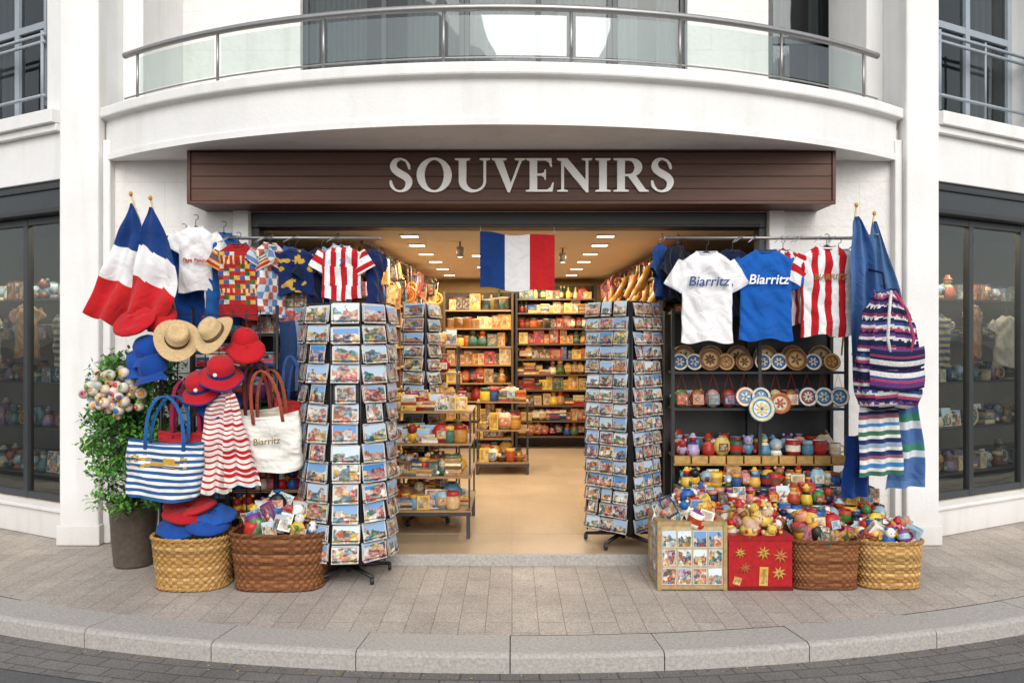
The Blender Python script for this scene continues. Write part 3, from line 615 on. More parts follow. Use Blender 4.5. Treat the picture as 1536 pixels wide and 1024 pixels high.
# ---------------------------------------------------------------- garments
def shirt(loc,Wb,Hh,col,rz=0,name='t_shirt',lab=None,labcol=None,labsize=.1,labz=.62,sl=.19,m=CLOTH,hanger=True,depth=.036):
    e=empty(name,loc,rz); b=MB(); ph=R.uniform(0,6)
    def cs(t):
        if t<.82: z=Hh*(-1+ t/.82*(1-.12)); w=Wb*(1.0-.05*math.sin(t/.82*pi)); return z,w
        q=(t-.82)/.18; z=-Hh*.12+(Hh*.12)*q; w=Wb*(1-.60*q**1.15); return z,w
    def fn(u,v):
        z,w=cs(v); a=2*pi*u; cx=math.cos(a); cy=math.sin(a)
        x=w*math.copysign(abs(cx)**.75,cx); d=depth*(1-.45*max(0,(v-.82)/.18))
        fo=.012*math.sin(x*34+ph+z*5)*(1.05-v)+.018*noise.noise(Vector((x*9+ph,z*6,ph)))+.014*noise.noise(Vector((x*20+z*14,z*8,ph+3)))
        fo+=.008*math.sin((abs(x)*1.1+z)*42+ph)*(v>.45)*min(1,(v-.45)*4)
        x+=.008*noise.noise(Vector((ph,z*7,cx)))
        return (x,d*math.copysign(abs(cy)**.8,cy)+fo,z+(.012*math.sin(x*24+ph)*max(0,1-v*8))-(.02*max(0,1-(x/Wb/.42)**2)*(cy<0) if v>.985 else 0))
    nv=56; nu=84
    def cf(u,v):
        z,w=cs(v); a=2*pi*u; cx=math.cos(a); return col(w*math.copysign(abs(cx)**.75,cx),z,math.sin(a)<0)
    b.grid(fn,nu,nv,cf,0,True,True)
    for s in (-1,1):
        p0=Vector((s*Wb*.76,0,-Hh*.125)); p1=Vector((s*(Wb*.80+sl*.50),0,-Hh*.125-sl*.93)); d=(p1-p0); n=d.normalized(); pr=Vector((n.z,0,-n.x))*(1 if s<0 else -1)
        def sf(u,v):
            a=2*pi*u; hw=(.066+.006*v); c=p0+d*(v*1.0)
            q=c+pr*hw*math.cos(a)+Vector((0,1,0))*(.018*math.sin(a)+.007*math.sin(a*3+v*9+ph)+.012*noise.noise(Vector((a,v*3,ph))))
            return tuple(q)
        b.grid(sf,28,12,lambda u,v:col(s*Wb*(1+v),-.1-.3*v,True) if v<.88 else col(s*9,-.2,True),0,True,True)
    ring=[(Wb*.40*math.cos(2*pi*i/18),-.022*math.sin(2*pi*i/18),.003-.022*max(0,math.sin(2*pi*i/18))) for i in range(19)]
    b.path(ring,.006,col(9,0,True),6)
    b.build('fabric',e,[m])
    if hanger:
        g=MB(); hk=[(0,0,-.03),(0,0,.05)]+[(.018*math.sin(t),0,.068-.018*math.cos(t)) for t in [.4,.8,1.6,2.4,3.2,4.0]]
        g.path(hk,.0028,(.6,.6,.6),5); g.path([(-Wb*.36,0,-.03),(0,0,.006),(Wb*.36,0,-.03)],.007,(.05,.04,.04),5); g.build('hanger',e,[BLACK])
    if lab:
        text('print',e,lab,labsize,(0,-depth-.026,-Hh*(1-labz)),labcol,.2,0,.0015,.0012)
    return e
W_=h('e4e2e2'); RED=h('b41c24'); BLU=h('184690'); NAVY=h('151f3c')
INKB=mat('ink_blue',(.03,.06,.2),.8); INKW=mat('ink_white',(.8,.8,.8),.8); INKG=mat('ink_gold',(.20,.13,.03),.7); INKR=mat('ink_red',(.4,.03,.03),.7)
stripe=lambda w,ph=0:(lambda x,z,f:(RED if int(math.floor((x+ph)/w))%2==0 else W_) if abs(x)<5 else W_)
shirt((1.385,-.48,2.235),.185,.64,lambda x,z,f:W_ if abs(x)<5 else h('d0d0dc'),-.03,lab='Biarritz',labcol=INKB,labsize=.096)
shirt((1.81,-.46,2.25),.195,.64,lambda x,z,f:h('1a58a8') if abs(x)<5 else h('164a90'),.02,lab='Biarritz',labcol=INKW,labsize=.096)
shirt((2.245,-.47,2.28),.19,.64,stripe(.048,.024),.0,lab='BIARRITZ',labcol=INKG,labsize=.055,labz=.62)
shirt((1.98,-.33,2.27),.17,.55,stripe(.04),.3)
shirt((1.62,-.30,2.27),.17,.5,lambda x,z,f:NAVY,.5)
shirt((2.40,-.30,2.27),.17,.5,lambda x,z,f:h('8a97a8'),-.4)
shirt((1.22,-.30,2.30),.13,.4,lambda x,z,f:h('141a28'),.9); shirt((1.12,-.2,2.32),.13,.4,lambda x,z,f:h('1d3f7a'),1.1)
shirt((-2.36,-.42,2.36),.15,.66,lambda x,z,f:BLU,.7); shirt((-2.235,-.52,2.41),.115,.46,lambda x,z,f:W_,.35,lab='Pays Basque',labcol=INKR,labsize=.035,labz=.45,sl=.12)
shirt((-2.08,-.40,2.38),.14,.66,lambda x,z,f:h('215596'),.7)
tri=[h(x) for x in ('a8282a','b83a2c','3b6a3c','d8a844','2c5f9a','d0cab8','a8282a')]
def knitc(x,z,f):
    k=int(-z/.028)
    if k<2 or k>14: return h('a02426')
    if k in(3,4,11): return h('d8c08a') if int(abs(x)*60)%2 else h('b2342a')
    return tri[(k*3+int((x+1)/.035))%7]
shirt((-1.92,-.56,2.28),.135,.52,knitc,.15,'knit_sweater',sl=.11,m=KNIT)
shirt((-1.73,-.45,2.30),.13,.52,lambda x,z,f:[h('b8c4d2'),h('5f7fa8'),h('d8ccc4'),h('a85a4a')][(int(-z/.05)+int((x+1)/.04))%4],.95,'patterned_shirt',sl=.10)
shirt((-1.555,-.42,2.26),.13,.32,lambda x,z,f:h('b8923a') if noise.noise(Vector((x*18,z*18,3)))>.22 else h('142452'),.1,sl=.12)
shirt((-1.225,-.42,2.28),.14,.38,stripe(.038),.1,lab='7',labcol=INKB,labsize=.07,sl=.13)
shirt((-1.40,-.30,2.28),.13,.42,lambda x,z,f:NAVY,.9); shirt((-1.66,-.22,2.30),.13,.5,lambda x,z,f:h('215596'),1.1); shirt((-1.02,-.25,2.28),.10,.40,lambda x,z,f:h('182a5a'),1.2,sl=.1); shirt((-1.30,-.2,2.32),.12,.45,lambda x,z,f:h('98a4b4'),1.0); shirt((-1.95,-.2,2.28),.14,.6,lambda x,z,f:NAVY,.7)
for X0,X1 in ((-2.62,-.95),(1.10,2.60)):
    r=empty('clothes_rail'); g=MB(); g.tube((X0,-.42,2.345),(X1,-.42,2.345),.009,(1,1,1),None,8); g.tube((X0,-.24,2.36),(X1,-.24,2.36),.007,(1,1,1),None,8)
    for x in (X0+.05,X1-.05): 
        if abs(x)>1.9: g.tube((x,.25,2.42),(x,-.6,2.345),.007,(1,1,1)); g.tube((x,.25,2.2),(x,-.3,2.345),.005,(1,1,1))
    for i in range(10):
        x=X0+.1+(X1-X0-.2)*R.random(); g.path([(x,-.42,2.36),(x-.05,-.5,2.33),(x-.09,-.52,2.3)],.003,(1,1,1))
    g.build('rail',r,[STEEL])
# ---------------------------------------------------------------- flags & cloth
def q3(a,b_,c,t):
    return tuple(a[i]*(2*(t-.5)*(t-1))+b_[i]*(-4*t*(t-1))+c[i]*(2*t*(t-.5)) for i in range(2))
def hangflag(name,y,Lp,Rp,colf,pole,amp=.03,nf=11,m=CLOTH):
    e=empty(name); b=MB(); ph=R.uniform(0,6)
    def fn(u,v):
        l=q3(*Lp,v); r=q3(*Rp,v); x=l[0]+(r[0]-l[0])*u; z=l[1]+(r[1]-l[1])*u
        return (x,y+amp*math.sin(u*nf+ph+v*2.5)*(.15+v)+.01*math.sin(v*17+u*5),z+.012*math.sin(u*nf+ph)*(v))
    b.grid(fn,44,60,colf,0,True); b.build('cloth',e,[m])
    if pole:
        g=MB(); g.tube(pole[0],pole[1],.007,h('c9b48c'),None,7); g.ball(pole[0],.013,h('c98a2a'),(1,1,1.3)); g.build('pole',e,[PAINT])
    return e
FB,FW,FR=h('1a3a74'),h('dedcdc'),h('bc2428')
fr=lambda s:(lambda u,v:FB if v+s*(u-.5)<.42 else (FW if v+s*(u-.5)<.70 else FR))
hangflag('french_flag',-.75,[(-2.59,2.535),(-2.725,2.197),(-2.893,1.79)],[(-2.572,2.535),(-2.504,2.129),(-2.635,1.677)],fr(-.0),((-2.585,-.75,2.60),(-2.42,-.35,1.6)))
hangflag('french_flag',-.82,[(-2.427,2.50),(-2.513,2.22),(-2.59,1.79)],[(-2.405,2.5),(-2.237,2.025),(-2.364,1.745)],fr(.05),((-2.42,-.82,2.56),(-2.38,-.4,1.6)))
hangflag('french_flag',-.60,[(2.39,2.47),(2.352,2.12),(2.366,1.377)],[(2.41,2.47),(2.552,2.12),(2.56,1.50)],lambda u,v:h('46699a') if u<.6 else h('35578c'),((2.40,-.60,2.55),(2.42,-.3,1.5)),.04,15)
hangflag('french_flag',-.55,[(2.538,2.444),(2.524,2.027),(2.608,1.30)],[(2.556,2.444),(2.756,1.795),(2.85,1.08)],lambda u,v:h('4c6e98') if u<.66 or v<.42 else h('a83a36'),((2.548,-.55,2.50),(2.5,-.3,1.5)),.04,14)
e=empty('french_flag'); b=MB()
b.grid(lambda u,v:(-.253+.59*u,.14+.022*math.sin(u*11+.6+v*1.5)*(.3+v),2.47-.02*math.sin(u*pi)-.02*u-.44*v+.008*math.sin(u*11)),60,30,lambda u,v:FB if u<.34 else (FW if u<.67 else FR),0,True); b.build('cloth',e,[CLOTH])
g=MB(); g.tube((-.25,.14,2.47),(-.25,.24,2.53),.002,(.8,.8,.8),None,4); g.tube((.335,.14,2.45),(.335,.24,2.53),.002,(.8,.8,.8),None,4); g.build('strings',e,[PAINT])
def towel(name,x0,x1,z0,z1,y,colf,amp=.02,nf=14,taper=.25):
    e=empty(name); b=MB(); ph=R.uniform(0,6); c=(x0+x1)/2
    def fn(u,v):
        w=(x1-x0)*(1-taper*(1-v)); return (c+(u-.5)*w+.01*math.sin(v*6+ph),y+amp*math.sin(u*nf+ph+v)*(.6+.4*v),z1+(z0-z1)*v+.02*(u-.5))
    b.grid(fn,40,80,colf,0,True); b.build('cloth',e,[CLOTH]); return e
TS=[h(x) for x in ('dcd9cf','3e6a58','dcd9cf','1f2f60','8fa0b8','dcd9cf','1f2f60','8c5a6a','dcd9cf','3f7fb5')]
towel('striped_towel',2.32,2.62,.70,1.30,-.80,lambda u,v:TS[int(v*22)%10],.025,15,.2)
towel('striped_towel',2.55,2.82,.60,1.20,-.70,lambda u,v:[h('48699a'),h('5578a8'),h('ccd0d4'),h('3f7f6a')][[0,0,3,2,0,0,3,2,0,0,0,1][int(v*12)%12]],.03,12,.3)
towel('blue_cloth',2.30,2.50,.52,.95,-.62,lambda u,v:h('173878'),.025,13,.1)
towel('blue_cloth',-1.66,-1.40,1.25,1.75,-.5,lambda u,v:h('27406a') if u<.5 else h('8a98a8'),.03,12,.1)
towel('patterned_cloth',-1.52,-1.32,.75,1.5,-.55,lambda u,v:h('8a2630') if (v*9)%1<.5 else h('1c2f5c'),.03,12,.1)
rw=lambda n:(lambda u,v:RED if (v*n)%1<.45 else h('e0dbd4'))
e=hangflag('striped_scarf',-.93,[(-1.97,1.27),(-2.03,1.0),(-2.03,.60)],[(-1.84,1.30),(-1.80,1.0),(-1.83,.61)],rw(20),None,.022,13)
e=hangflag('striped_scarf',-.98,[(-1.86,1.25),(-1.87,1.0),(-1.86,.66)],[(-1.80,1.27),(-1.72,1.0),(-1.62,.66)],rw(18),None,.022,12)
# knitted backpack with pockets, straps and drawstring neck
e=empty('knitted_backpack'); b=MB(); KS=[h(x) for x in ('20264a','dcd9d6','6a3f7a','20264a','b4486a','dcd9d6','3a4f8a','20264a','dcd9d6','8a3a5a','20264a')]
PR=[(0,.10),(.05,.19),(.16,.215),(.35,.215),(.52,.19),(.68,.175),(.80,.15),(.90,.10),(.96,.07),(1.0,.085)]
def prad(v):
    for (a,ra),(c,rc_) in zip(PR[:-1],PR[1:]):
        if v<=c: t=(v-a)/(c-a); t=t*t*(3-2*t); return ra+(rc_-ra)*t
    return PR[-1][1]
def pearf(u,v):
    a=2*pi*u; z=1.16+.78*v; r=prad(v)*(1+.05*math.sin(a*7+v*7)*(.4+v)+.10*noise.noise(Vector((math.cos(a)*2,math.sin(a)*2,v*5))))
    return (2.515+r*math.cos(a)-.02*v,-.84+r*math.sin(a)*.62,z-.02*abs(math.cos(a))*(v<.3)+.012*math.sin(a*3)*v)
b.grid(pearf,72,80,lambda u,v:KS[int(v*40+(.5*math.sin(u*120) if int(v*40)%4==2 else 0)+.5*math.sin(u*9))%11],0,True,True)
for k,v in enumerate((.18,.36)):
    b.grid(lambda u,w:(2.515+(u-.5)*.36,-.84-.62*math.sqrt(max(0,.218**2-((u-.5)*.36)**2))-.028-.012*math.sin(w*pi),1.16+.78*v+.13*w-.02*math.sin(u*pi)),24,8,lambda u,w:KS[(int(w*6)*2+k*3)%11],0,True)
b.path([(2.46,-.99,1.48),(2.43,-1.0,1.62),(2.45,-.98,1.80),(2.49,-.92,1.93)],.010,KS[1],6); b.path([(2.57,-.99,1.48),(2.60,-1.0,1.62),(2.57,-.97,1.80),(2.51,-.92,1.93)],.010,KS[4],6)
b.path([(2.49,-.84,1.93),(2.49,-.8,2.06),(2.49,-.6,2.1)],.008,KS[0],6)
for i in range(12): t=pi+pi*(i+.5)/12; b.ball((2.51+.205*math.cos(t),-.84+.135*math.sin(t),1.30+R.uniform(-.01,.01)),.010,KS[R.choice([1,4,9])],seg=5,rg=4)
b.build('knit',e,[KNIT])
# ---------------------------------------------------------------- tote bags
def tote(loc,W,H,D,col,hcol,rz=0,ry_=0,lab=None,hl=.28,name='tote_bag'):
    e=empty(name,loc,rz); e.rotation_euler=(0,ry_,rz); b=MB(); ph=R.uniform(0,6)
    def fn(u,v):
        a=2*pi*u; cx=math.cos(a);cy=math.sin(a); pw=.5
        w=W/2*(.86+.14*v**.5) if v<.5 else W/2*(.985-.06*(v-.5))
        if v<.06: w*=.93+.07*v/.06
        d=D/2*(1.0-.55*v)
        x=w*math.copysign(abs(cx)**pw,cx); y=d*math.copysign(abs(cy)**.7,cy)+.010*math.sin(x*25+v*8+ph)+.022*noise.noise(Vector((x*9,v*5,ph)))+.012*noise.noise(Vector((x*22+v*9,v*14,ph)))
        return (x,y,-H+H*v-.025*math.cos(x/W*pi)*(v>.9)*(v-.9)*10+.012*math.sin(x*13+ph)*(1-v))
    b.grid(fn,64,57,lambda u,v:col(u,v),0,True,True)
    bb=len(b.v)
    for i in range(24): b.p(fn(i/24,0))
    b.face([bb+i for i in range(24)],col(0,.01))
    for sy in (-1,1):
        pts=[(W*.24*math.cos(pi-pi*i/14)+.02*sy*math.sin(pi*i/14),sy*D*.22,-.02-H*.12+(hl+H*.12)*math.sin(pi*i/14)**.7) for i in range(15)]
        for o in (-.006,.0,.006): b.path([(q[0]+o,q[1],q[2]) for q in pts],.006,hcol,5)
    b.build('canvas',e,[CLOTH])
    if lab: text('print',e,lab,.062,(0,-D/2*.82-.03,-H*.52),INKG,.1,0,.001,.0008)
    return e
tote((-2.24,-.98,.965),.50,.38,.17,lambda u,v:(h('b8923a') if .56<u<.82 and .52<v<.74 and noise.noise(Vector((u*40,v*22,1)))>.08 else (h('285488') if (v*9.5)%1<.42 else h('dcdad4'))),h('2460a0'),.08,.06,hl=.30)
tote((-1.60,-.90,1.13),.42,.38,.15,lambda u,v:h('dcd8d0'),h('984a32'),-.1,-.10,lab='Biarritz',hl=.30)
tote((-1.72,-.75,1.16),.34,.36,.12,lambda u,v:h('c4baa8'),h('7a3a3a'),.2,-.05,hl=.32)
tote((-1.48,-.72,1.22),.30,.34,.12,lambda u,v:h('a82c28') if v>.6 else h('d0cbc2'),h('324f86'),-.3,0,hl=.3)
tote((-2.16,-.86,1.02),.36,.30,.12,lambda u,v:h('a0262c'),h('94264a'),.2,0,hl=.34)
# ---------------------------------------------------------------- hats
def hat(kind,loc,c,c2,rot,s=1.0):
    e=empty({'straw':'straw_hat','beret':'beret','cap':'baseball_cap','bucket':'bucket_hat'}[kind],loc); e.rotation_euler=rot
    b=MB(); ph=R.uniform(0,6)
    if kind=='straw':
        def br(u,v):
            a=2*pi*u; r=.082+.075*v; return (r*math.cos(a)*.92,r*math.sin(a)*1.05,.012*math.cos(2*a)*v*1.6-.004*v)
        b.grid(br,40,6,c,0,True,True); b.grid(lambda u,v:(lambda q:(q[0],q[1],q[2]-.003))(br(1-u,v)),40,6,c,0,True,True)
        b.lathe((0,0,0),[(.084,-.002,c2),(.083,.03,c2),(.082,.031,c),(.076,.075,c),(.066,.098,c),(.045,.095,c),(.02,.082,c),(.001,.078,c)],c,28,None,0,(.92,1.05,1))
        b.build('straw',e,[STRAW])
    elif kind=='beret':
        P=[(.08,-.01),(.085,.0),(.088,.012),(.125,.02),(.143,.036),(.135,.052),(.11,.064),(.07,.071),(.035,.073),(.002,.072)]
        def bf(u,v):
            a=2*pi*u; j=v*(len(P)-1); i=min(int(j),len(P)-2); f=j-i; r=P[i][0]*(1-f)+P[i+1][0]*f; z=P[i][1]*(1-f)+P[i+1][1]*f
            k=max(0,v-.25); return (r*math.cos(a)*(1+.08*k*math.sin(2*a+ph)),r*math.sin(a),z+.045*k*noise.noise(Vector((math.cos(a)*r*16,math.sin(a)*r*16,ph)))+.016*math.sin(a+ph)*k)
        b.grid(bf,32,27,lambda u,v:c2 if v<.2 else c,0,True,True); b.tube((0,0,.07),(0,0,.09),.006,c); b.build('felt',e,[CLOTH])
    elif kind=='bucket':
        def br(u,v):
            a=2*pi*u; r=.088+.06*v; return (r*math.cos(a),r*math.sin(a),-.042*v**.8+.008*math.sin(4*a+ph)*v)
        b.grid(br,36,6,lambda u,v:c if v<.8 else c2,0,True,True)
        b.lathe((0,0,0),[(.088,0,c2),(.087,.025,c2),(.087,.026,c),(.083,.07,c),(.07,.09,c),(.001,.096,c)],c,28); b.ball((.0,-.088,.04),.014,h('e8e8e8')); b.build('felt',e,[CLOTH])
    else:
        b.lathe((0,0,0),[(.088,0,c),(.09,.03,c),(.083,.07,c),(.06,.10,c),(.03,.112,c),(.001,.115,c)],c,24)
        def bl(u,v):
            a=-pi/2+(u-.5)*2.1; r=.086+.075*v*math.cos((u-.5)*2.2)**.5; return (r*math.cos(a),r*math.sin(a),.012-.02*v-.03*(u-.5)**2*v*4)
        b.grid(bl,16,6,c2,0,True); b.ball((0,0,.116),.008,c2); b.build('cotton',e,[CLOTH])
    if s!=1: e.scale=(s,s,s)
    return e
ST=h('cfb285')
hat('straw',(-2.217,-.88,1.62),ST,h('5a4630'),(1.0,.15,.4)); hat('straw',(-1.965,-.90,1.655),ST,h('6a5236'),(.9,-.1,-.3),.95)
hat('beret',(-2.49,-.86,1.70),RED,h('901820'),(.7,-.25,0)); hat('beret',(-2.40,-.75,1.74),RED,h('901820'),(.8,.2,0),.9)
hat('beret',(-1.76,-.86,1.52),RED,h('901820'),(.75,.35,0),.82); hat('cap',(-1.80,-.80,1.58),RED,RED,(.5,.3,.2),1.0)
hat('cap',(-2.42,-.84,1.53),h('1a4694'),h('1a4694'),(.5,-.3,.3)); hat('cap',(-2.36,-.88,1.40),h('173f88'),h('173f88'),(.4,-.2,-.2),1.05); hat('cap',(-2.50,-.80,1.44),h('1e4c9c'),h('1e4c9c'),(.5,-.1,.5),.95)
hat('bucket',(-2.05,-.90,1.30),h('b01f28'),h('1a2f6a'),(.6,-.15,0),1.0); hat('bucket',(-1.90,-.95,1.40),h('b01f28'),h('1a2f6a'),(.6,.2,0),1.0)
hat('bucket',(-1.97,-.82,1.22),h('1c3f8a'),h('24366f'),(.6,.1,0),1.05)
e=empty('hat_stand'); g=MB()
for x in (-2.42,-1.62): g.tube((x,-.66,0),(x,-.66,1.85),.013,(1,1,1))
for i in range(12): g.tube((-2.42,-.66,.3+i*.135),(-1.62,-.66,.3+i*.135),.004,(1,1,1),None,5)
for i in range(9): g.tube((-2.40+i*.095,-.66,.3),(-2.40+i*.095,-.66,1.82),.004,(1,1,1),None,5)
for (x,z) in ((-2.2,1.58),(-1.95,1.62),(-2.41,1.66),(-1.75,1.52),(-2.4,1.45),(-2.0,1.3),(-2.24,1.24),(-1.60,1.40)): g.tube((x,-.66,z),(x,-.88,z+.01),.005,(1,1,1),None,5)
g.build('panel',e,[BLACK])
# painted balls tied among the branches of the shrub
e=empty('painted_ball_garland'); g=MB()
for i in range(40):
    a=i*2.399963; r=((i+.5)/40)**.5*R.uniform(.8,1.15); x=-2.64+.20*r*math.cos(a); z=1.27+.17*r*math.sin(a); y=-.84-.07*(1-r)+R.uniform(-.05,.05); rr=R.uniform(.027,.038)
    g.ball((x,y,z),rr,h('d4c8ba'),seg=12,rg=9) 
    c=jit(R.choice([h('d0922a'),h('c98a6a'),h('8fb3c4'),h('b84a38'),h('dcb83c'),h('7fa66a'),h('c86a7a'),h('3f6a9a')])); d=Vector((R.uniform(-.6,.6),-1,R.uniform(-.5,.6))).normalized(); q=d.to_track_quat('Z','Y').to_matrix(); g.lathe(Vector((x,y,z))+d*rr*.80,[(rr*.62,-.001,c),(rr*.45,rr*.13,c),(rr*.25,rr*.2,jit(R.choice(MIX))),(.001,rr*.23,c)],c,9,q)
    if i%3==0: g.tube((x,y,z+rr),(-2.62,-.80,1.45),.0018,h('8a7a5a'),None,4)
g.build('balls',e,M3)
# ---------------------------------------------------------------- planted shrub
e=empty('potted_shrub',(-2.72,-.42,0)); g=MB()
g.lathe((0,0,0),[(.001,0),(.13,0),(.135,.02),(.165,.42),(.18,.43),(.18,.46),(.16,.46),(.155,.41),(.001,.40)],h('5a5048'),26); g.build('pot',e,[PAINT])
g=MB(); g.tube((0,0,.4),(0,0,1.2),.018,h('4a3a28'),.008)
lf=MB(); GR=[h(x) for x in ('457a34','56903c','33602a','69a040','2a5024','76ac50')]
for i in range(130):
    if i<112:
        t=R.random()**.9; a=R.uniform(0,2*pi); z=.47+1.0*t; rr=(.34-.16*abs(t-.35))*R.uniform(.3,1.1); c=Vector((rr*math.cos(a)+.04,rr*math.sin(a)*.85,z))
    else: a=R.uniform(0,2*pi); c=Vector((.08+.22*math.cos(a)*R.random()**.5,-.40+R.uniform(-.03,.05),1.27+.19*math.sin(a)*R.random()**.3)); z=c.z
    g.tube((0,0,max(.42,z-.14)),c,.006,h('4a3a28'),.002,4)
    shade=R.choice(GR)
    for k in range(105 if i<112 else 45):
        d=Vector((R.gauss(0,1),R.gauss(0,1),R.gauss(0,1))).normalized()*(.095*R.random()**.5); p=c+d; L=R.uniform(.03,.058); w=L*.28
        q=Matrix.Rotation(R.uniform(0,6.28),3,'Z')@Matrix.Rotation(R.uniform(-.9,1.3),3,'X'); ax=q@Vector((0,1,0)); sd=q@Vector((1,0,0)); nn=q@Vector((0,0,1))
        b0=len(lf.v); lf.p(p); lf.p(p+ax*L*.5+sd*w+nn*.003); lf.p(p+ax*L); lf.p(p+ax*L*.5-sd*w+nn*.003); lf.face([b0,b0+1,b0+2,b0+3],jit(shade,.3),0,False)
g.build('branches',e,[PAINT]); lf.build('foliage',e,[LEAF])
# ---------------------------------------------------------------- baskets
def basket(loc,rxx,ryy,hh,cols,p=2.0,flare=.12,rows=15,stakes=26):
    e=empty('wicker_basket',loc); b=MB(); seg=stakes*4; nr=rows*3
    def sup(a):
        c,s=math.cos(a),math.sin(a); return (math.copysign(abs(c)**(2/p),c),math.copysign(abs(s)**(2/p),s))
    def fn(u,v):
        a=2*pi*u; j=v*rows; r=int(min(j,rows-1e-4)); f=j-r
        puff=.006*math.sin(pi*f); wv=.006*math.sin(a*stakes/1+(pi if r%2 else 0))
        k=1-flare+flare*v; x,y=sup(a); o=puff+wv
        return (x*(rxx*k+o),y*(ryy*k+o),hh*v)
    rc=[jit(R.choice(cols),.25) for _ in range(rows)]
    b.grid(fn,seg,nr,lambda u,v:tuple(c*(1+.25*math.sin(u*stakes*2*pi*1.0+ (pi if int(v*rows)%2 else 0))) for c in rc[min(rows-1,int(v*rows))]),0,True,True)
    b.grid(lambda u,v:tuple(q*(.93 if i<2 else 1) for i,q in enumerate(fn(u,.3+.7*(1-v)))),seg//2,6,cols[0],0,True,True)
    for zz,rad in ((hh,.013),(.012,.012)):
        for w in range(2):
            pts=[]
            for i in range(121):
                a=2*pi*i/120; x,y=sup(a); k=1 if zz>.1 else 1-flare; t=a*22+w*pi; pts.append((x*(rxx*k+.004+.007*math.cos(t)),y*(ryy*k+.004+.007*math.cos(t)),zz+.007*math.sin(t)))
            b.path(pts,rad*.7,jit(cols[w%len(cols)],.1),5)
    bb=len(b.v)
    for i in range(30): x,y=sup(2*pi*i/30); b.p((x*rxx*.9,y*ryy*.9,hh*.55))
    b.face([bb+i for i in range(30)],cols[0])
    b.build('weave',e,[WICK]); return e
TAN=[h('b08a52'),h('a57c46'),h('be9860')]; BRN=[h('7a4c2c'),h('683e22'),h('8a5a36')]
def heap(e,rxx,ryy,z0,z1,s,kinds,pal,n):
    g=MB()
    for i in range(n):
        a=R.uniform(0,2*pi); r=R.random()**.5; x=rxx*r*math.cos(a); y=ryy*r*math.sin(a); zz=z0+(z1-z0)*(1-r**2)*R.uniform(.7,1)
        T=Matrix.Translation((x,y,zz))@Matrix.Rotation(R.uniform(-.5,.5),4,'X')@Matrix.Rotation(R.uniform(-.5,.5),4,'Y')@Matrix.Rotation(R.uniform(-.6,.6),4,'Z')
        g.T=T; item(g,R.choice(kinds),0,0,-s*.3,s*R.uniform(.75,1.2),pal)
    g.T=Matrix.Identity(4); g.build('souvenirs',e,M3)
e=basket((-2.10,-.88,0),.255,.20,.33,TAN,2.4)
for i,(c,x,y,z,rt) in enumerate((('1a458f',-.08,-.05,.35,(.3,0,.2)),('1a458f',.10,-.03,.36,(.2,.2,-.4)),('183d80',.02,.06,.40,(.2,-.1,1)),('a81e26',-.07,.0,.42,(.25,.1,.4)),('20509c',.12,.04,.41,(.2,.1,.1)),('b0242a',.0,.03,.46,(.2,-.1,-.5)),('981c26',-.1,.08,.46,(.3,0,.9)))):
    hat('beret',(-2.10+x,-.88+y,z),h(c),h(c),rt,.98)
hk=['plush','box','pack','fig','mug','card','card','box','jar']
e=basket((-1.52,-.87,0),.31,.21,.36,BRN,3.6); heap(e,.27,.17,.33,.54,.13,hk,MIX+[h('e0dcd4')]*2,76)
e=basket((2.035,-.84,0),.22,.19,.31,BRN,5,.08); heap(e,.19,.16,.3,.44,.125,hk,MIX+WARM,46)
e=basket((2.47,-.84,0),.215,.18,.30,TAN,3.4,.10); heap(e,.18,.15,.29,.40,.125,hk,MIX,40)
e=empty('souvenir_crate',(1.16,-.85,0)); g=MB(); g.box((0,0,.225),(.43,.34,.43),h('b8a680'))
for z in (.02,.43): g.box((0,0,z),(.445,.355,.025),h('a58c60'))
for sx in (-1,1):
    for sy in (-1,1): g.box((sx*.212,sy*.167,.22),(.025,.025,.44),h('a58c60'))
for i in range(4):
    for j in range(3):
        g.box((-.148+i*.099,-.172,.09+j*.12),(.088,.006,.105),(R.random(),R.random(),R.random()),ry(R.uniform(-.06,.06)),1)
        g.box((-.217,-.11+i*.075,.09+j*.12),(.006,.066,.105),(R.random(),R.random(),R.random()),None,1)
g.build('crate',e,M3); heap(e,.19,.15,.42,.56,.12,hk,MIX,52)
e=empty('red_gift_box',(1.60,-.85,0)); g=MB(); g.box((0,0,.17),(.41,.34,.33),h('a8181e')); g.box((0,0,.335),(.425,.355,.03),h('94141a')); g.box((0,0,.012),(.42,.35,.024),h('6a1014'))
def star(g,x,z,r,c,y=-.173):
    for k in range(8): a=2*pi*k/8+.2; g.lathe((x,y,z),[(r*.16,0),(r*.22,r*.4),(.001,r)],c,4,ry(a),0,(1,.25,1))
    g.ball((x,y,z),r*.25,h('8f4a2c'),(1,.3,1))
star(g,.02,.24,.045,h('b8903a')); star(g,.13,.22,.05,h('b86a3a')); star(g,.12,.11,.045,h('c09a4a')); star(g,-.13,.24,.035,h('b8903a')); star(g,-.10,.14,.04,h('a8582c'))
g.box((.02,-.172,.09),(.055,.005,.12),h('c8a83a'),ry(.05),3); g.box((-.15,-.172,.06),(.05,.005,.05),h('c0923a'),ry(.3),3)
g.build('box',e,M3); heap(e,.18,.15,.34,.50,.14,['plush','fig','plush','pack','jar'],[h('b02226'),h('c8a486'),h('e0d6c8'),h('b02226'),h('7a4a2a'),h('d0b050')],48)
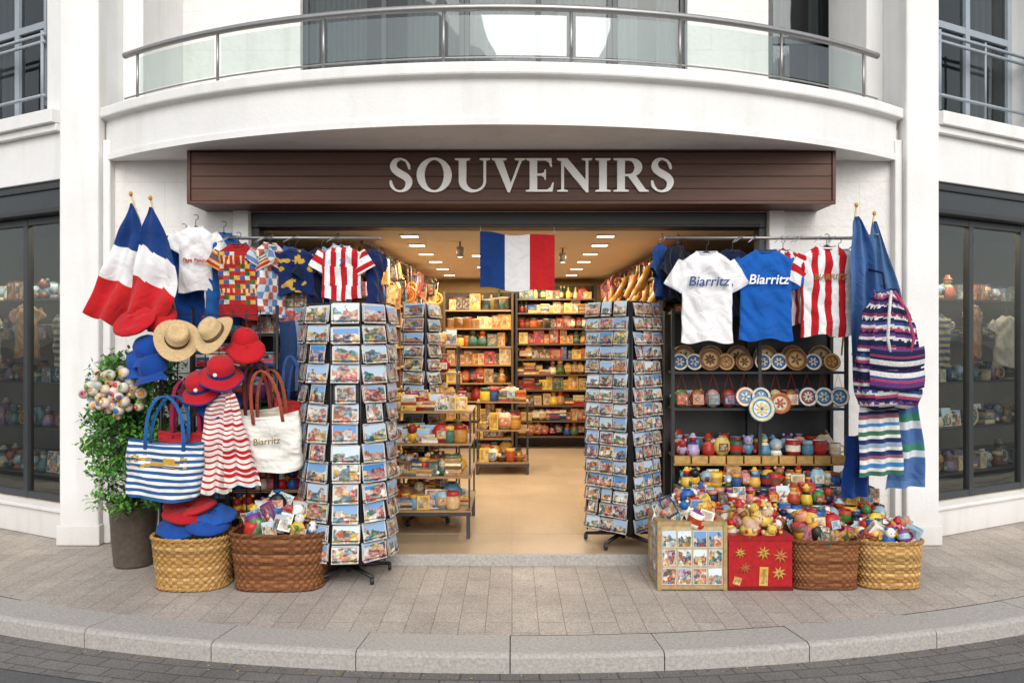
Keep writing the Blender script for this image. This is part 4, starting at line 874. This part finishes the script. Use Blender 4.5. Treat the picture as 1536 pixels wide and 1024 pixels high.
# ---------------------------------------------------------------- right display rack
e=empty('display_rack',(1.20,-.15,0)); g=MB(); WD=1.34
for x in (.015,WD*.5,WD-.015):
    for y in (.015,.30): g.box((x,y,.92),(.025,.025,1.84),(1,1,1))
g.box((WD/2,.325,.92),(WD,.01,1.84),(1,1,1))
for z in (1.375,1.10,.74,1.83): g.box((WD/2,.155,z-.011),(WD-.05,.30,.018),(1,1,1))
g.build('frame',e,[BLACK])
g=MB()
xs=[.07,.18,.30,.42,.56,.70,.82,.95,1.08,1.22]
for i,x in enumerate(xs):
    r=.068 if i not in(2,7) else .085
    cc=[(h('153f74'),h('e0d6bc'),h('2a70a8')),(h('6a4426'),h('c89a5c'),h('a07038')),(h('b08048'),h('6a4020'),h('c0a060'))][[0,0,2,1,2,0,0,2,0,1][i]]
    plate(g,x,.03,1.378+r,r,*cc,tilt=-.2)
for i in range(6): plate(g,.12+i*.21,.13,1.378+.10,.095,jit(h('a88858')),jit(h('6a4a30')),jit(h('c8b484')),tilt=-.12)
for i in range(11):
    x=.08+i*.118; c=jit(R.choice([h('5a6c3a'),h('8a5a30'),h('a88078'),h('6c7c94'),h('b8a47a'),h('983828')]))
    if i in (5,8,9,10,4): plate(g,x,-.02,1.10+.085,.075,h('1e406a') if i!=4 else h('b86a4a'),h('d8d0bc'),h('4f8ab0') if i!=8 else h('a84a3a'))
    else: g.ball((x,.02,1.10+.07),.07,c,(.85,.5,1)); g.box((x,-.025,1.165),(.08,.012,.075),jit(R.choice(PASTEL)),None,3)
    g.path([(x-.05,.0,1.18),(x,.01,1.36),(x+.05,.0,1.18)],.0022,h('a82a2a'),4)
fill(g,.03,1.31,.12,.28,1.101,.12,['fig','mug','pack','card'],PASTEL,1,.8,False)
plate(g,.66,-.07,1.10,.10,h('3f84b8'),h('d8c890'),h('e0dcd0')); plate(g,.80,-.06,1.14,.08,h('b08a30'),h('a84a3a'),h('d0c0a8'))
fill(g,.03,1.31,.0,.28,.741,.145,['fig','plush','globe','pack','mug','plush','jar'],PASTEL+[h('a0281f'),h('4f2a1a')],3,.68,False)
for i in range(10): g.box((.075+i*.131,-.02,.715),(.118,.05,.055),jit(h('b48c50')),None,0)
g.box((.67,-.012,.68),(1.32,.07,.012),h('a07a44'))
g.build('souvenirs',e,M3)
e=empty('stepped_display',(1.20,-.66,0)); f=MB(); g=MB()
for i,(y,z) in enumerate(((.0,.34),(.15,.44),(.30,.54))):
    f.box((.72,y+.075,z/2),(1.44,.146,z),(1,1,1)) 
    fill(g,.02,1.42,y+.01,y+.14,z+.001,.13,['fig','plush','mug','globe','pack','jar','box','card'],MIX if i!=2 else MIX+WARM,2,.60,False)
f.build('steps',e,[DARK]); g.build('souvenirs',e,M3)
e=shelf_unit('display_shelf',(-2.32,-.42,0),0,1.1,.34,[.22,.46,.70,.94,1.18,1.42,1.66],.19,['stack','plush','fig','box','jar','stack','card'],MIX,BLACK,BLACK,top=1.85,back=BLACK,rows=2,tight=.62)
e=shelf_unit('souvenir_stand',(-1.98,-.66,0),0,.62,.2,[.40,.58],.13,['plush','fig','mug','jar','card'],MIX,BLACK,WOOD,top=.72,back=None,rows=2,tight=.6)
e=empty('magnet_display',(-1.67,-.32,1.66)); g=MB(); g.box((.15,.02,.16),(.30,.02,.36),h('a8823a'))
for i in range(4):
    for j in range(5): g.box((.04+i*.073,.0,.02+j*.068),(.062,.012,.056),(R.random(),R.random(),R.random()),None,1)
g.tube((.15,.02,-.02),(.15,.02,-1.6),.01,(.1,.1,.1)); g.build('board',e,M3)
e=empty('wooden_name_sign',(-2.02,-.78,1.14)); g=MB(); g.box((0,0,.05),(.26,.02,.18),h('4a3c22')); g.ball((.0,-.015,.07),.05,h('7a8a3a'),(1,.25,1)); g.tube((0,.0,-.02),(0,.0,-1.1),.01,h('3a2a1a')); g.build('board',e,M3)
# ---------------------------------------------------------------- side window stock
WG=[h(x) for x in ('6a7a6f','9a7a44','4f6f78','b8a888','6a4030','9a5238','3f5a4a','c0b8a0','34466a','7a6a88')]
for par,s in ((WR,1),(WL,-1)):
    g=MB(); bo=MB()
    for z in (.30,.75,1.20,1.62,2.02):
        bo.box((s*1.5,.95,z-.01),(2.8,.4,.015),(1,1,1))
        g.T=Matrix.Translation((0 if s>0 else -3.0,0,0)); fill(g,.12,2.9,.80,1.1,z,.2,['jar','fig','globe','plate','box','pack','card','box','stack','plush'],WG,2,.8,False); g.T=Matrix.Identity(4)
    bo.build('window_shelves',par,[ANTH]); g.build('window_goods',par,M3)
    for i,x in enumerate((.45,.95,1.5,2.05)):
        o=shirt((s*x,.55,1.95-.1*(i%2)),.15,.5,[lambda x,z,f:h('6a7a74'),lambda x,z,f:h('908468') if int(-z/.03)%2 else h('3a4a60'),lambda x,z,f:h('7a5f44'),lambda x,z,f:h('88847a')][i],.2*(-1)**i,'hung_garment',sl=.1); o.parent=par
    for x in (.45,1.2,2.0):
        l=bpy.data.lights.new('window_lamp','AREA'); l.size=.2; l.energy=15; l.color=(1,.87,.68); o=bpy.data.objects.new('window_lamp',l); sc.collection.objects.link(o); o.parent=par; o.location=(s*x,.6,2.85)
        b=MB(); b.box((s*x,.6,2.875),(.2,.2,.02),(1,1,1)); b.build('lamp_panel',par,[LAMP])
# ---------------------------------------------------------------- opposite side of the street (seen only in reflections)
OP=empty('opposite_building',(0,-36,0)); F1=mat('facade_tan',(.5,.47,.42),.9,0,1,.2)
slab('facade',OP,-40,-14,-4,0,0,8,F1,0); slab('facade',OP,14,40,-4,0,0,8,F1,0)
wn=MB()
for i in range(9):
    for j in range(2):
        for sg in (-1,1): wn.box((sg*(16+i*2.75),.0,2.2+j*2.9),(1.2,.1,1.8),(1,1,1))
wn.build('windows',OP,[ANTH])
# ---------------------------------------------------------------- light, world, camera
w=bpy.data.worlds.new('World'); sc.world=w; w.use_nodes=True; N=w.node_tree.nodes; L=w.node_tree.links
sk=N.new('ShaderNodeTexSky'); sk.sky_type='NISHITA'; sk.sun_disc=False; sk.sun_elevation=math.radians(36); sk.sun_rotation=math.radians(170); sk.air_density=1.3; sk.dust_density=1.5
hs=N.new('ShaderNodeHueSaturation'); hs.inputs['Saturation'].default_value=.3; hs.inputs['Value'].default_value=1.45; L.new(sk.outputs[0],hs.inputs['Color']); L.new(hs.outputs[0],N['Background'].inputs[0]); N['Background'].inputs[1].default_value=.15
sl=bpy.data.lights.new('sun','SUN'); sl.energy=1.5; sl.angle=math.radians(35); sl.color=(1,.975,.945); so=bpy.data.objects.new('sun',sl); sc.collection.objects.link(so)
az=math.radians(10); el=math.radians(34); d=Vector((math.sin(az)*math.cos(el),-math.cos(az)*math.cos(el),math.sin(el))); so.rotation_euler=d.to_track_quat('Z','Y').to_euler()
cam=bpy.data.cameras.new('camera'); cam.lens=28; cam.sensor_width=36; cam.clip_end=1000; co=bpy.data.objects.new('camera',cam); sc.collection.objects.link(co); co.location=(0,-6.15,1.6); co.rotation_euler=(pi/2,0,0); sc.camera=co
sc.view_settings.view_transform='Standard'; sc.view_settings.look='None'; sc.view_settings.exposure=0
